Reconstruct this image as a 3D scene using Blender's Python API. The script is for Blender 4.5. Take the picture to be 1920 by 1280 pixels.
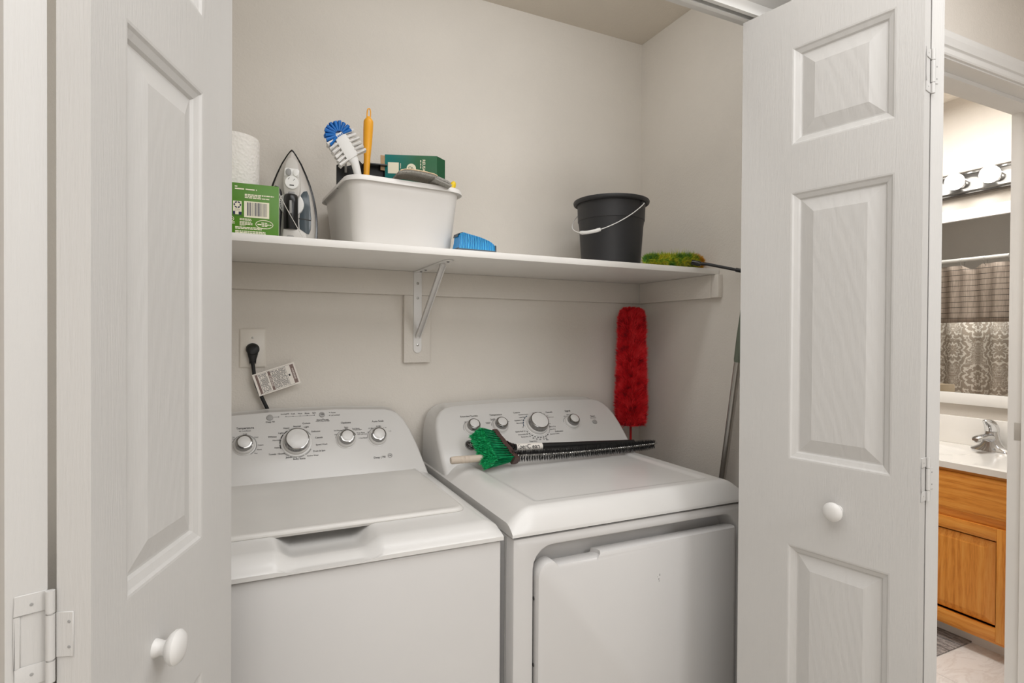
import bpy, bmesh, math, random
from mathutils import Matrix, Vector
random.seed(11)
PI = math.pi
scene = bpy.context.scene
COL = scene.collection
for o in list(bpy.data.objects):
    bpy.data.objects.remove(o)

# ------------------------------------------------------------------ camera, world, lights, exposure
cam_d = bpy.data.cameras.new('camera')
cam = bpy.data.objects.new('camera', cam_d)
COL.objects.link(cam)
YAW, PITCH, ROLL = 0.440619, -0.008662, 0.006065
_d = Vector((math.sin(YAW)*math.cos(PITCH), math.cos(YAW)*math.cos(PITCH), math.sin(PITCH)))
_r = Vector((math.cos(YAW), -math.sin(YAW), 0)); _u = _r.cross(_d)
_r2 = _r*math.cos(ROLL) + _u*math.sin(ROLL); _u2 = -_r*math.sin(ROLL) + _u*math.cos(ROLL)
cam.matrix_world = Matrix(((_r2.x, _u2.x, -_d.x, -1.4305), (_r2.y, _u2.y, -_d.y, -1.8285),
                           (_r2.z, _u2.z, -_d.z, 1.3273), (0, 0, 0, 1)))
cam_d.sensor_fit = 'HORIZONTAL'; cam_d.sensor_width = 36.0
cam_d.lens = 1055.05/1920*36.0
cam_d.clip_start = 0.02
scene.camera = cam

world = bpy.data.worlds.new('world'); scene.world = world
world.use_nodes = True
world.node_tree.nodes['Background'].inputs[0].default_value = (1, 0.98, 0.95, 1)
world.node_tree.nodes['Background'].inputs[1].default_value = 0.25

def area(name, loc, target, size, power, color=(1, 1, 1), size_y=None):
    l = bpy.data.lights.new(name, 'AREA'); l.energy = power; l.color = color
    l.shape = 'RECTANGLE'; l.size = size; l.size_y = size_y or size
    o = bpy.data.objects.new(name, l); COL.objects.link(o); o.location = loc
    o.rotation_euler = (Vector(target)-Vector(loc)).to_track_quat('-Z', 'Y').to_euler()
    return o
area('hall_ceiling_lamp', (-0.95, -1.95, 2.47), (-0.95, -1.95, 0), 2.4, 44, (0.965, 0.98, 1.0), 1.6)
area('hall_key_lamp', (-0.35, -2.6, 1.95), (-0.85, 0, 1.3), 0.45, 9, (0.965, 0.98, 1.0))
area('hall_fill_light', (-1.6, -3.05, 1.2), (-0.8, 0, 1.5), 2.2, 15, (0.965, 0.98, 1.0), 1.6)  # added soft frontal fill behind the camera, no window there
area('closet_fill_light', (-0.85, -0.70, 2.45), (-0.85, 0.0, 1.75), 1.1, 5, (0.965, 0.98, 1.0), 0.16)  # added fill hidden behind the header, lifts the upper closet wall
area('bathroom_fill_light', (1.10, -0.30, 2.52), (1.05, -0.30, 0), 0.6, 30, (1, 0.98, 0.95))  # added fill, brightens the bathroom beyond its bulbs

vs = scene.view_settings
vs.view_transform = 'Standard'; vs.look = 'None'; vs.gamma = 1.0; vs.use_curve_mapping = False
vs.exposure = -0.27
cy = scene.cycles
cy.max_bounces = 10; cy.diffuse_bounces = 5; cy.glossy_bounces = 5; cy.transmission_bounces = 6
cy.sample_clamp_indirect = 4.0
cy.use_denoising = True
cy.caustics_reflective = False; cy.caustics_refractive = False

# ------------------------------------------------------------------ materials
def lin(c):
    c = c/255.0
    return c/12.92 if c <= 0.04045 else ((c+0.055)/1.055)**2.4
def rgb(r, g, b): return (lin(r), lin(g), lin(b), 1.0)

class NT:
    """small helper that wires node trees"""
    def __init__(s, name):
        s.m = bpy.data.materials.new(name); s.m.use_nodes = True
        s.t = s.m.node_tree; s.n = s.t.nodes
        s.p = s.n['Principled BSDF']
    def add(s, typ, **kw):
        n = s.n.new(typ)
        for k, v in kw.items(): setattr(n, k, v)
        return n
    def link(s, a, b): s.t.links.new(a, b)
    def coords(s, scale=(1, 1, 1), rot=(0, 0, 0)):
        tc = s.add('ShaderNodeTexCoord'); mp = s.add('ShaderNodeMapping')
        mp.inputs['Scale'].default_value = scale; mp.inputs['Rotation'].default_value = rot
        s.link(tc.outputs['Object'], mp.inputs['Vector']); return mp.outputs['Vector']
    def noise(s, vec, scale, detail=3, rough=0.55, dist=0):
        n = s.add('ShaderNodeTexNoise'); n.inputs['Scale'].default_value = scale
        n.inputs['Detail'].default_value = detail; n.inputs['Roughness'].default_value = rough
        n.inputs['Distortion'].default_value = dist
        s.link(vec, n.inputs['Vector']); return n.outputs['Fac']
    def ramp(s, fac, stops, interp='LINEAR'):
        r = s.add('ShaderNodeValToRGB'); r.color_ramp.interpolation = interp
        el = r.color_ramp.elements
        while len(el) < len(stops): el.new(0.5)
        for e, (p, c) in zip(el, stops): e.position = p; e.color = c
        s.link(fac, r.inputs['Fac']); return r.outputs['Color']
    def math(s, op, a, b=None, c=None):
        n = s.add('ShaderNodeMath', operation=op)
        for i, v in enumerate((a, b, c)):
            if v is None: continue
            if isinstance(v, (int, float)): n.inputs[i].default_value = v
            else: s.link(v, n.inputs[i])
        return n.outputs[0]
    def bump(s, h, strength=0.2, dist=0.002):
        b = s.add('ShaderNodeBump'); b.inputs['Strength'].default_value = strength
        b.inputs['Distance'].default_value = dist
        s.link(h, b.inputs['Height']); s.link(b.outputs['Normal'], s.p.inputs['Normal'])

def simple(name, col, rough=0.5, metal=0.0, var=0.04, vscale=9.0, bump=0.0, bscale=300.0, coat=0.0, spec=0.5, stretch=(1, 1, 1)):
    """painted / plastic / metal surface with slight procedural tone variation"""
    t = NT(name); p = t.p
    p.inputs['Roughness'].default_value = rough; p.inputs['Metallic'].default_value = metal
    p.inputs['Specular IOR Level'].default_value = spec
    if coat: p.inputs['Coat Weight'].default_value = coat; p.inputs['Coat Roughness'].default_value = 0.08
    v = t.coords(stretch)
    lo = tuple(c*(1-var) for c in col[:3])+(1,); hi = tuple(min(1, c*(1+var)) for c in col[:3])+(1,)
    t.link(t.ramp(t.noise(v, vscale), [(0.3, lo), (0.7, hi)]), p.inputs['Base Color'])
    if bump: t.bump(t.noise(v, bscale, 2), bump, 0.001)
    return t.m

def wall_material(name, col):
    t = NT(name); p = t.p; p.inputs['Roughness'].default_value = 0.72
    v = t.coords()
    a = t.noise(v, 2.2, 4); lo = tuple(c*0.955 for c in col[:3])+(1,); hi = tuple(c*1.03 for c in col[:3])+(1,)
    t.link(t.ramp(a, [(0.3, lo), (0.7, hi)]), p.inputs['Base Color'])
    tex = t.math('ADD', t.noise(v, 170, 3, 0.6), t.math('MULTIPLY', t.noise(v, 28, 4, 0.6, 1.5), 1.2))
    t.bump(tex, 0.5, 0.0018)
    return t.m

M = {}
M['wall'] = wall_material('closet_wall_paint', rgb(221, 215, 206))
M['hallwall'] = wall_material('hall_wall_paint', rgb(220, 213, 204))
M['bathwall'] = wall_material('bathroom_wall_paint', rgb(206, 199, 190))
M['ceil'] = wall_material('ceiling_paint', rgb(222, 214, 202))
M['trim'] = simple('trim_paint', rgb(226, 224, 221), 0.38, var=0.015, bump=0.05, bscale=90)
def door_paint():
    t = NT('door_paint'); p = t.p; p.inputs['Roughness'].default_value = 0.42
    v = t.coords((1, 1, 0.07))
    g = t.math('ADD', t.noise(v, 420, 3, 0.6), t.math('MULTIPLY', t.noise(v, 90, 3, 0.6, 0.8), 0.8))
    t.bump(g, 0.30, 0.0013)
    t.link(t.ramp(t.noise(t.coords(), 3), [(0.3, rgb(193, 191, 188)), (0.7, rgb(198, 196, 193))]), p.inputs['Base Color'])
    return t.m
def panel_paint():
    t = NT('door_panel_paint'); p = t.p; p.inputs['Roughness'].default_value = 0.42
    v = t.coords((1, 1, 0.22))
    w = t.add('ShaderNodeTexWave', wave_type='RINGS', rings_direction='Y')
    w.inputs['Scale'].default_value = 26; w.inputs['Distortion'].default_value = 6; w.inputs['Detail'].default_value = 3
    w.inputs['Detail Scale'].default_value = 1.2
    t.link(v, w.inputs['Vector'])
    g = t.math('ADD', t.math('MULTIPLY', w.outputs['Fac'], 0.6), t.noise(t.coords((1, 1, 0.07)), 380, 3))
    t.bump(g, 0.24, 0.0012)
    t.link(t.ramp(t.noise(t.coords(), 3), [(0.3, rgb(193, 191, 188)), (0.7, rgb(198, 196, 193))]), p.inputs['Base Color'])
    return t.m
M['door'] = door_paint(); M['panel'] = panel_paint()
M['shelf'] = simple('white_melamine', rgb(232, 229, 224), 0.4, var=0.01)
M['enamel'] = simple('white_enamel', rgb(204, 202, 200), 0.30, var=0.012, vscale=4, bump=0.03, bscale=500)
M['appl_plastic'] = simple('white_appliance_plastic', rgb(212, 210, 207), 0.24, var=0.01)
M['lid'] = simple('lid_enamel', rgb(206, 203, 198), 0.3, var=0.02, bump=0.04, bscale=700)
M['seam'] = simple('dark_seam', rgb(72, 70, 68), 0.8)
M['cavity'] = simple('grey_cavity_plastic', rgb(176, 176, 174), 0.5)
M['chrome'] = simple('chrome', rgb(205, 206, 208), 0.07, 1.0, 0.01)
M['ringchrome'] = simple('dark_chrome_ring', rgb(150, 149, 147), 0.12, 1.0, 0.01)
M['strike'] = simple('dull_nickel', rgb(200, 198, 194), 0.5, 0.6, 0.02)
M['satin'] = simple('satin_metal', rgb(178, 176, 172), 0.3, 1.0, 0.03, stretch=(1, 1, 0.05), vscale=120)
M['print'] = simple('legend_ink', rgb(58, 56, 55), 0.6)
M['printgrey'] = simple('grey_legend_ink', rgb(150, 149, 147), 0.6)
M['printblue'] = simple('blue_legend_ink', rgb(50, 70, 90), 0.6)
M['btn'] = simple('grey_button_plastic', rgb(156, 154, 151), 0.45)
M['ironblack'] = simple('satin_black_grip', rgb(12, 12, 13), 0.3)
M['black'] = simple('black_plastic', rgb(20, 20, 21), 0.42, bump=0.08, bscale=900)
M['blackgloss'] = simple('gloss_black_plastic', rgb(14, 14, 15), 0.2)
M['cordblack'] = simple('black_cord_rubber', rgb(20, 20, 20), 0.55)
M['bucket'] = simple('black_bucket_plastic', rgb(40, 40, 42), 0.5, bump=0.25, bscale=700)
M['binwhite'] = simple('white_tub_plastic', rgb(232, 229, 225), 0.34, var=0.012)
M['knobw'] = simple('white_knob', rgb(214, 212, 209), 0.35, var=0.01)
M['whitep'] = simple('white_plastic', rgb(236, 235, 232), 0.35, var=0.01)
M['ivory'] = simple('ivory_plate_plastic', rgb(226, 220, 210), 0.35, var=0.01)
M['yellow'] = simple('amber_yellow_plastic', rgb(244, 172, 38), 0.38)
M['yellow2'] = simple('lemon_plastic', rgb(240, 205, 20), 0.4)
M['blue'] = simple('blue_bristle', rgb(22, 112, 196), 0.45, var=0.15, vscale=60)
M['bluep2'] = simple('bright_blue_bristle_plastic', rgb(60, 176, 226), 0.3, var=0.1, vscale=40)
M['bluep'] = simple('sky_blue_bristle_plastic', rgb(10, 140, 208), 0.3, var=0.1, vscale=40)
M['bluedark'] = simple('slate_brush_base', rgb(74, 84, 92), 0.5)
M['wood'] = simple('pale_worn_wood', rgb(198, 184, 168), 0.6, var=0.12, vscale=40, stretch=(0.1, 1, 1))
M['maroon'] = simple('brown_plastic', rgb(74, 54, 50), 0.35)
M['foil'] = simple('grey_weave', rgb(150, 147, 140), 0.8, var=0.35, vscale=420, bump=0.5, bscale=500)
M['tan'] = simple('tan_cloth_edge', rgb(226, 200, 166), 0.8, var=0.1, vscale=200)
M['ironbody'] = simple('silver_grey_plastic', rgb(200, 196, 190), 0.3, var=0.02)
M['irontank'] = simple('smoked_tank_plastic', rgb(78, 88, 94), 0.18, var=0.08)
M['irontankdark'] = simple('dark_tank_plastic', rgb(34, 34, 36), 0.25)
M['teal'] = None
M['cardboard'] = simple('cardboard', rgb(176, 146, 112), 0.8, var=0.08, vscale=60)
M['cream'] = simple('cream_print', rgb(236, 230, 206), 0.6)
M['boxside'] = simple('pale_box_side', rgb(222, 220, 206), 0.6)
M['tagpaper'] = simple('tag_paper', rgb(236, 230, 222), 0.3, var=0.02)
M['tagbrown'] = simple('tag_brown_ink', rgb(126, 104, 98), 0.5)
M['navy'] = simple('navy_print', rgb(28, 34, 74), 0.5)
M['inkdark'] = simple('dark_print', rgb(40, 38, 40), 0.6)
M['darkgap'] = simple('gap_shadow_strip', rgb(70, 62, 56), 0.9)
M['greyp'] = simple('grey_plastic', rgb(150, 149, 147), 0.4)
M['sage'] = simple('sage_green_plastic', rgb(104, 112, 98), 0.4)
M['redstick'] = simple('red_handle', rgb(170, 18, 26), 0.3)
M['counter'] = simple('cultured_marble', rgb(240, 237, 232), 0.14, var=0.015, coat=0.3)
M['mirror'] = simple('mirror_silver', rgb(240, 241, 240), 0.01, 1.0, 0.0)
M['rodwhite'] = simple('white_rod', rgb(240, 238, 234), 0.3)
M['mirrorframe'] = simple('white_frame_paint', rgb(238, 236, 232), 0.35, var=0.01)

def gradient_card(name, c0, c1, axis, s0, s1, rough=0.4):
    t = NT(name); p = t.p; p.inputs['Roughness'].default_value = rough
    v = t.coords(); sx = t.add('ShaderNodeSeparateXYZ'); t.link(v, sx.inputs[0])
    mr = t.add('ShaderNodeMapRange'); mr.inputs[1].default_value = s0; mr.inputs[2].default_value = s1
    t.link(sx.outputs[axis], mr.inputs[0])
    t.link(t.ramp(mr.outputs[0], [(0, c0), (1, c1)]), p.inputs['Base Color'])
    return t.m
M['teal'] = gradient_card('teal_green_card', rgb(8, 122, 122), rgb(22, 92, 52), 0, 0.0, 0.09)
M['tealdark'] = simple('dark_green_card', rgb(14, 78, 44), 0.45)
M['greenbox'] = gradient_card('green_card', rgb(74, 128, 10), rgb(60, 150, 18), 0, 0.0, 0.06)

def towel_paper():
    t = NT('quilted_paper'); t.p.inputs['Roughness'].default_value = 0.95
    v = t.coords(); w = t.add('ShaderNodeTexVoronoi'); w.inputs['Scale'].default_value = 130
    t.link(v, w.inputs['Vector']); t.bump(w.outputs['Distance'], 0.6, 0.003)
    t.p.inputs['Base Color'].default_value = rgb(240, 236, 230); return t.m
M['paper'] = towel_paper()

def fibre(name, stops, scale, rough=0.7):
    t = NT(name); t.p.inputs['Roughness'].default_value = rough
    t.link(t.ramp(t.noise(t.coords(), scale, 2), stops), t.p.inputs['Base Color']); return t.m
M['redfur'] = fibre('red_plush_fibre', [(0.3, rgb(150, 10, 28)), (0.46, rgb(228, 24, 38)), (0.7, rgb(248, 66, 70))], 30)
M['greenfur'] = fibre('green_yellow_fibre', [(0.34, rgb(60, 110, 30)), (0.47, rgb(126, 160, 36)), (0.55, rgb(206, 196, 40)), (0.66, rgb(120, 140, 60))], 34)
M['orangefur'] = fibre('golden_fibre', [(0.35, rgb(190, 130, 20)), (0.6, rgb(222, 170, 46))], 40)
M['greenbr'] = fibre('green_bristle', [(0.3, rgb(4, 122, 74)), (0.5, rgb(8, 142, 88)), (0.7, rgb(26, 164, 106))], 60, 0.4)
M['sealgreen'] = simple('bristle_gap_shade', rgb(0, 58, 36), 0.6)
M['greenbr2'] = fibre('bright_green_bristle_tip', [(0.3, rgb(0, 120, 70)), (0.5, rgb(10, 168, 98)), (0.7, rgb(50, 205, 130))], 200, 0.5)
M['blackbr'] = fibre('black_bristle', [(0.3, rgb(14, 14, 14)), (0.7, rgb(44, 43, 42))], 200, 0.5)
M['whitebr'] = fibre('white_bristle', [(0.3, rgb(214, 212, 208)), (0.7, rgb(240, 238, 235))], 60, 0.5)

def oak(name, axis='Z'):
    t = NT(name); p = t.p; p.inputs['Roughness'].default_value = 0.36
    st = {'Z': (1, 1, 0.06), 'Y': (1, 0.06, 1)}[axis]
    v = t.coords(st)
    w = t.add('ShaderNodeTexWave', wave_type='BANDS', bands_direction='Y' if axis == 'Z' else 'Z')
    w.inputs['Scale'].default_value = 9; w.inputs['Distortion'].default_value = 9; w.inputs['Detail'].default_value = 3
    w.inputs['Detail Scale'].default_value = 1.6
    t.link(v, w.inputs['Vector'])
    f = t.math('ADD', t.math('MULTIPLY', w.outputs['Fac'], 0.16), t.math('ADD', t.math('MULTIPLY', t.noise(v, 230, 3, 0.65), 0.55), t.math('MULTIPLY', t.noise(v, 26, 3, 0.6, 1.2), 0.32)))
    t.link(t.ramp(f, [(0.3, rgb(202, 118, 36)), (0.5, rgb(234, 154, 62)), (0.72, rgb(244, 174, 84))]), p.inputs['Base Color'])
    t.bump(f, 0.15, 0.001); return t.m
M['oakv'] = oak('honey_oak_vertical', 'Z'); M['oakh'] = oak('honey_oak_horizontal', 'Y')

def floor_marble():
    t = NT('white_marble_tile'); p = t.p; p.inputs['Roughness'].default_value = 0.25
    v = t.coords((1, 1.6, 1), (0, 0, 0.5))
    n = t.noise(v, 5, 6, 0.6, 2.2)
    t.link(t.ramp(n, [(0.42, rgb(234, 232, 229)), (0.5, rgb(224, 220, 216)), (0.56, rgb(236, 234, 231))]), p.inputs['Base Color'])
    return t.m
M['tile'] = floor_marble()
M['grout'] = simple('pale_grout', rgb(196, 192, 186), 0.8)
def carpet():
    t = NT('hall_carpet'); t.p.inputs['Roughness'].default_value = 1
    v = t.coords(); t.link(t.ramp(t.noise(v, 300, 2), [(0.3, rgb(192, 186, 176)), (0.7, rgb(218, 212, 203))]), t.p.inputs['Base Color'])
    t.bump(t.noise(v, 500, 2), 0.6, 0.004); return t.m
M['carpet'] = carpet()
def rug_mat():
    t = NT('striped_grey_rug'); t.p.inputs['Roughness'].default_value = 1
    v = t.coords((1, 0.12, 1))
    f = t.math('ADD', t.math('MULTIPLY', t.noise(v, 75, 2), 0.55), t.math('MULTIPLY', t.noise(t.coords((1, 0.4, 1)), 260, 2), 0.45))
    t.link(t.ramp(f, [(0.38, rgb(104, 101, 100)), (0.5, rgb(146, 142, 140)), (0.6, rgb(182, 178, 174))]), t.p.inputs['Base Color'])
    t.bump(f, 0.7, 0.004); return t.m
M['rug'] = rug_mat()
def damask():
    t = NT('damask_print_cloth'); p = t.p; p.inputs['Roughness'].default_value = 0.85
    tc = t.add('ShaderNodeTexCoord'); s = t.add('ShaderNodeSeparateXYZ'); t.link(tc.outputs['Object'], s.inputs[0])
    W, H = 0.25, 0.34
    cell = t.math('FLOOR', t.math('DIVIDE', s.outputs[1], W/2))
    odd = t.math('MODULO', t.math('ABSOLUTE', cell), 2.0)
    u = t.math('PINGPONG', s.outputs[1], W/2)
    v = t.math('MODULO', t.math('ADD', s.outputs[2], 5*H), H)
    cx = t.add('ShaderNodeCombineXYZ'); t.link(u, cx.inputs[0]); t.link(v, cx.inputs[1])
    a = t.noise(cx.outputs[0], 24, 2, 0.5, 2.2)
    stripes = t.math('ABSOLUTE', t.math('SUBTRACT', t.math('FRACT', t.math('MULTIPLY', a, 8.0)), 0.5))
    # leaf lobes: rings about two medallion centres
    def rings(cu, cv, k):
        du = t.math('SUBTRACT', u, cu); dv = t.math('SUBTRACT', v, cv)
        r = t.math('SQRT', t.math('ADD', t.math('MULTIPLY', du, du), t.math('MULTIPLY', t.math('MULTIPLY', dv, dv), 0.55)))
        ang = t.math('ARCTAN2', dv, du)
        lob = t.math('MULTIPLY', t.math('ABSOLUTE', t.math('SINE', t.math('MULTIPLY', ang, k))), 0.014)
        return t.math('SUBTRACT', r, lob)
    r1 = rings(0.0, 0.09, 4.5); r2 = rings(W/2, 0.26, 4.5)
    rr = t.math('MINIMUM', r1, r2)
    band = t.math('ABSOLUTE', t.math('SUBTRACT', t.math('FRACT', t.math('ADD', t.math('MULTIPLY', rr, 34.0), t.math('MULTIPLY', a, 1.6))), 0.5))
    m1 = t.math('LESS_THAN', band, 0.19)
    m2 = t.math('LESS_THAN', stripes, 0.14)
    near = t.math('LESS_THAN', rr, 0.080)
    mask = t.math('MAXIMUM', t.math('MULTIPLY', m1, near), t.math('MULTIPLY', m2, t.math('SUBTRACT', 1.0, near)))
    t.link(t.ramp(mask, [(0.4, rgb(176, 164, 150)), (0.6, rgb(236, 230, 220))]), p.inputs['Base Color'])
    return t.m
M['damask'] = damask()
def band_cloth():
    t = NT('ribbed_taupe_cloth'); p = t.p; p.inputs['Roughness'].default_value = 0.8
    tc = t.add('ShaderNodeTexCoord'); s = t.add('ShaderNodeSeparateXYZ'); t.link(tc.outputs['Object'], s.inputs[0])
    z = t.math('FRACT', t.math('DIVIDE', s.outputs[2], 0.0345))
    line = t.math('LESS_THAN', z, 0.10)
    base = t.noise(t.coords((1, 1, 0.05)), 240, 3)
    c = t.ramp(base, [(0.3, rgb(150, 136, 124)), (0.7, rgb(190, 174, 160))])
    mx = t.add('ShaderNodeMix', data_type='RGBA'); t.link(line, mx.inputs[0]); t.link(c, mx.inputs[6])
    mx.inputs[7].default_value = rgb(84, 76, 72); t.link(mx.outputs[2], p.inputs['Base Color'])
    return t.m
M['band'] = band_cloth()
def emit(name, col, strength):
    t = NT(name); t.p.inputs['Emission Color'].default_value = col
    t.p.inputs['Emission Strength'].default_value = strength; t.p.inputs['Base Color'].default_value = (1, 1, 1, 1)
    return t.m
M['bulb'] = emit('lit_bulb', (1, 0.96, 0.90, 1), 6)
M['barchrome'] = simple('brushed_chrome_bar', rgb(150, 149, 147), 0.18, 0.95, 0.02)

# ------------------------------------------------------------------ mesh helpers
ROOT = {}
def tag(o, label=None, cat=None, group=None, kind=None):
    if label: o['label'] = label
    if cat: o['category'] = cat
    if group: o['group'] = group
    if kind: o['kind'] = kind
    return o
def thing(name, label, cat, loc=(0, 0, 0), rz=0.0, group=None, kind=None):
    o = bpy.data.objects.new(name, None); COL.objects.link(o); o.empty_display_size = 0.05
    o.location = loc; o.rotation_euler = (0, 0, rz)
    ROOT[o.name] = Matrix.Translation(Vector(loc)) @ Matrix.Rotation(rz, 4, 'Z')
    return tag(o, label, cat, group, kind)
def root_matrix(o):
    while o is not None:
        if o.name in ROOT: return ROOT[o.name]
        o = o.parent
    return Matrix.Identity(4)

class MB:
    def __init__(s): s.b = bmesh.new(); s.X = Matrix.Identity(4)
    def v(s, p): return s.b.verts.new(s.X @ Vector(p))
    def face(s, vs):
        try: return s.b.faces.new(vs)
        except ValueError: return None
    def box(s, x0, x1, y0, y1, z0, z1):
        c = [s.v((x, y, z)) for x in (x0, x1) for y in (y0, y1) for z in (z0, z1)]
        for q in ((0, 1, 3, 2), (4, 6, 7, 5), (0, 4, 5, 1), (2, 3, 7, 6), (0, 2, 6, 4), (1, 5, 7, 3)):
            s.face([c[i] for i in q])
        return s
    def loops(s, L, closed=True, cap0=True, cap1=True):
        """bridge successive vertex loops"""
        R = [[s.v(p) for p in l] for l in L]
        n = len(R[0])
        for a, b in zip(R, R[1:]):
            for i in range(n if closed else n-1):
                j = (i+1) % n
                s.face([a[i], a[j], b[j], b[i]])
        if cap0: s.face(R[0][::-1])
        if cap1: s.face(R[-1])
        return R
    def lathe(s, prof, n=32, cap0=True, cap1=True):
        L = []
        for r, z in prof:
            L.append([(r*math.cos(2*PI*i/n), r*math.sin(2*PI*i/n), z) for i in range(n)])
        return s.loops(L, True, cap0, cap1)
    def tube(s, pts, r, n=10, closed=False):
        pts = [Vector(p) for p in pts]; L = []; up = None
        N = len(pts)
        for i, p in enumerate(pts):
            if closed: t = pts[(i+1) % N]-pts[i-1]
            else: t = pts[min(i+1, N-1)]-pts[max(i-1, 0)]
            t.normalize()
            if up is None: up = t.orthogonal().normalized()
            else:
                up = up-t*up.dot(t)
                up = up.normalized() if up.length > 1e-6 else t.orthogonal().normalized()
            w = t.cross(up); rr = r[i] if isinstance(r, (list, tuple)) else r
            L.append([p+(up*math.cos(2*PI*k/n)+w*math.sin(2*PI*k/n))*rr for k in range(n)])
        if closed: L.append(L[0]); s.loops(L, True, False, False)
        else: s.loops(L)
        return s
    def prism(s, poly, y0, y1):
        """polygon given in x,z pushed along y"""
        return s.loops([[(x, y0, z) for x, z in poly], [(x, y1, z) for x, z in poly]])
    def prismz(s, poly, z0, z1):
        return s.loops([[(x, y, z0) for x, y in poly], [(x, y, z1) for x, y in poly]])
    def ball(s, c, r, nu=16, nv=10, sc=(1, 1, 1)):
        L = []
        for j in range(1, nv):
            a = PI*j/nv
            L.append([(c[0]+sc[0]*r*math.sin(a)*math.cos(2*PI*i/nu), c[1]+sc[1]*r*math.sin(a)*math.sin(2*PI*i/nu), c[2]-sc[2]*r*math.cos(a)) for i in range(nu)])
        return s.loops(L)
    def strand(s, p, d, length, w, droop=None):
        """one flat tapering fibre"""
        p = Vector(p); d = Vector(d).normalized(); side = d.cross(Vector((random.uniform(-1, 1), random.uniform(-1, 1), random.uniform(-1, 1))))
        if side.length < 1e-4: side = d.orthogonal()
        side = side.normalized()*w
        m = p+d*length*0.55; e = p+d*length
        if droop: e = e+Vector(droop)*length
        a, b, c, dd, t = s.v(p-side), s.v(p+side), s.v(m+side*0.8), s.v(m-side*0.8), s.v(e)
        s.face([a, b, c, dd]); s.face([dd, c, t])
    def build(s, name, mat, parent=None, bevel=0.0, seg=2, smooth=True, angle=32, world=False, recalc=True, kind=None, label=None):
        b = s.b
        bmesh.ops.remove_doubles(b, verts=b.verts, dist=1e-6) if bevel else None
        if recalc: bmesh.ops.recalc_face_normals(b, faces=b.faces)
        if bevel:
            ed = [e for e in b.edges if len(e.link_faces) == 2 and e.calc_face_angle(0) > math.radians(angle)]
            bmesh.ops.bevel(b, geom=ed, offset=bevel, segments=seg, profile=0.5, affect='EDGES', clamp_overlap=True)
        if world and parent is not None:
            bmesh.ops.transform(b, matrix=root_matrix(parent).inverted(), verts=b.verts)
        me = bpy.data.meshes.new(name); b.to_mesh(me); b.free()
        if smooth:
            me.shade_smooth(); me.set_sharp_from_angle(angle=math.radians(38))
        mats = mat if isinstance(mat, (list, tuple)) else [mat]
        for m_ in mats: me.materials.append(m_)
        o = bpy.data.objects.new(name, me); COL.objects.link(o)
        if parent is not None: o.parent = parent
        if kind: o['kind'] = kind
        if label: o['label'] = label
        return o

def rr(cx, cz, w, h, r, n=5):
    """rounded rectangle outline"""
    pts = []
    for (sx, sz, a0) in ((1, 1, 0), (-1, 1, PI/2), (-1, -1, PI), (1, -1, 1.5*PI)):
        for i in range(n+1):
            a = a0+PI/2*i/n
            pts.append((cx+sx*(w/2-r)+r*math.cos(a), cz+sz*(h/2-r)+r*math.sin(a)))
    return pts
def circle(cx, cz, r, n=24): return [(cx+r*math.cos(2*PI*i/n), cz+r*math.sin(2*PI*i/n)) for i in range(n)]

_tx = {}
def text_mesh(st):
    if st not in _tx:
        c = bpy.data.curves.new('t', 'FONT'); c.body = st; c.align_x = 'CENTER'; c.align_y = 'CENTER'; c.resolution_u = 2; c.offset = 0.014
        o = bpy.data.objects.new('t', c); COL.objects.link(o)
        me = o.to_mesh()
        vs = [tuple(v.co) for v in me.vertices]; fs = [tuple(p.vertices) for p in me.polygons]
        o.to_mesh_clear(); bpy.data.objects.remove(o); bpy.data.curves.remove(c)
        _tx[st] = (vs, fs)
    return _tx[st]
def put_text(mb, st, mat, width=None, height=None):
    """letters, flat, placed by mat whose x and y axes span the printed face"""
    vs, fs = text_mesh(st)
    if not vs: return
    x0 = min(v[0] for v in vs); x1 = max(v[0] for v in vs); y0 = min(v[1] for v in vs); y1 = max(v[1] for v in vs)
    k = width/(x1-x0) if width else height/(y1-y0)
    cx, cy_ = (x0+x1)/2, (y0+y1)/2
    V = [mb.b.verts.new(mb.X @ (mat @ Vector(((v[0]-cx)*k, (v[1]-cy_)*k, 0)))) for v in vs]
    for f in fs: mb.face([V[i] for i in f])
def frame(o, xa, ya):
    xa = Vector(xa).normalized(); ya = Vector(ya).normalized(); za = xa.cross(ya)
    return Matrix(((xa.x, ya.x, za.x, o[0]), (xa.y, ya.y, za.y, o[1]), (xa.z, ya.z, za.z, o[2]), (0, 0, 0, 1)))
def sm(t): t = max(0.0, min(1.0, t)); return t*t*(3-2*t)
F = 0.03          # floor level
CZ = 2.4975       # ceiling level
WF, WB = -0.945, -0.83   # hall wall: front and back faces
# ------------------------------------------------------------------ the setting
def struct(name, mb, mat, parent=None, **kw):
    o = mb.build(name, mat, parent, **kw)
    if parent is None: o['kind'] = 'structure'
    return o
def sbox(name, mat, *b, **kw): return struct(name, MB().box(*b), M[mat], smooth=False, **kw)

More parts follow.
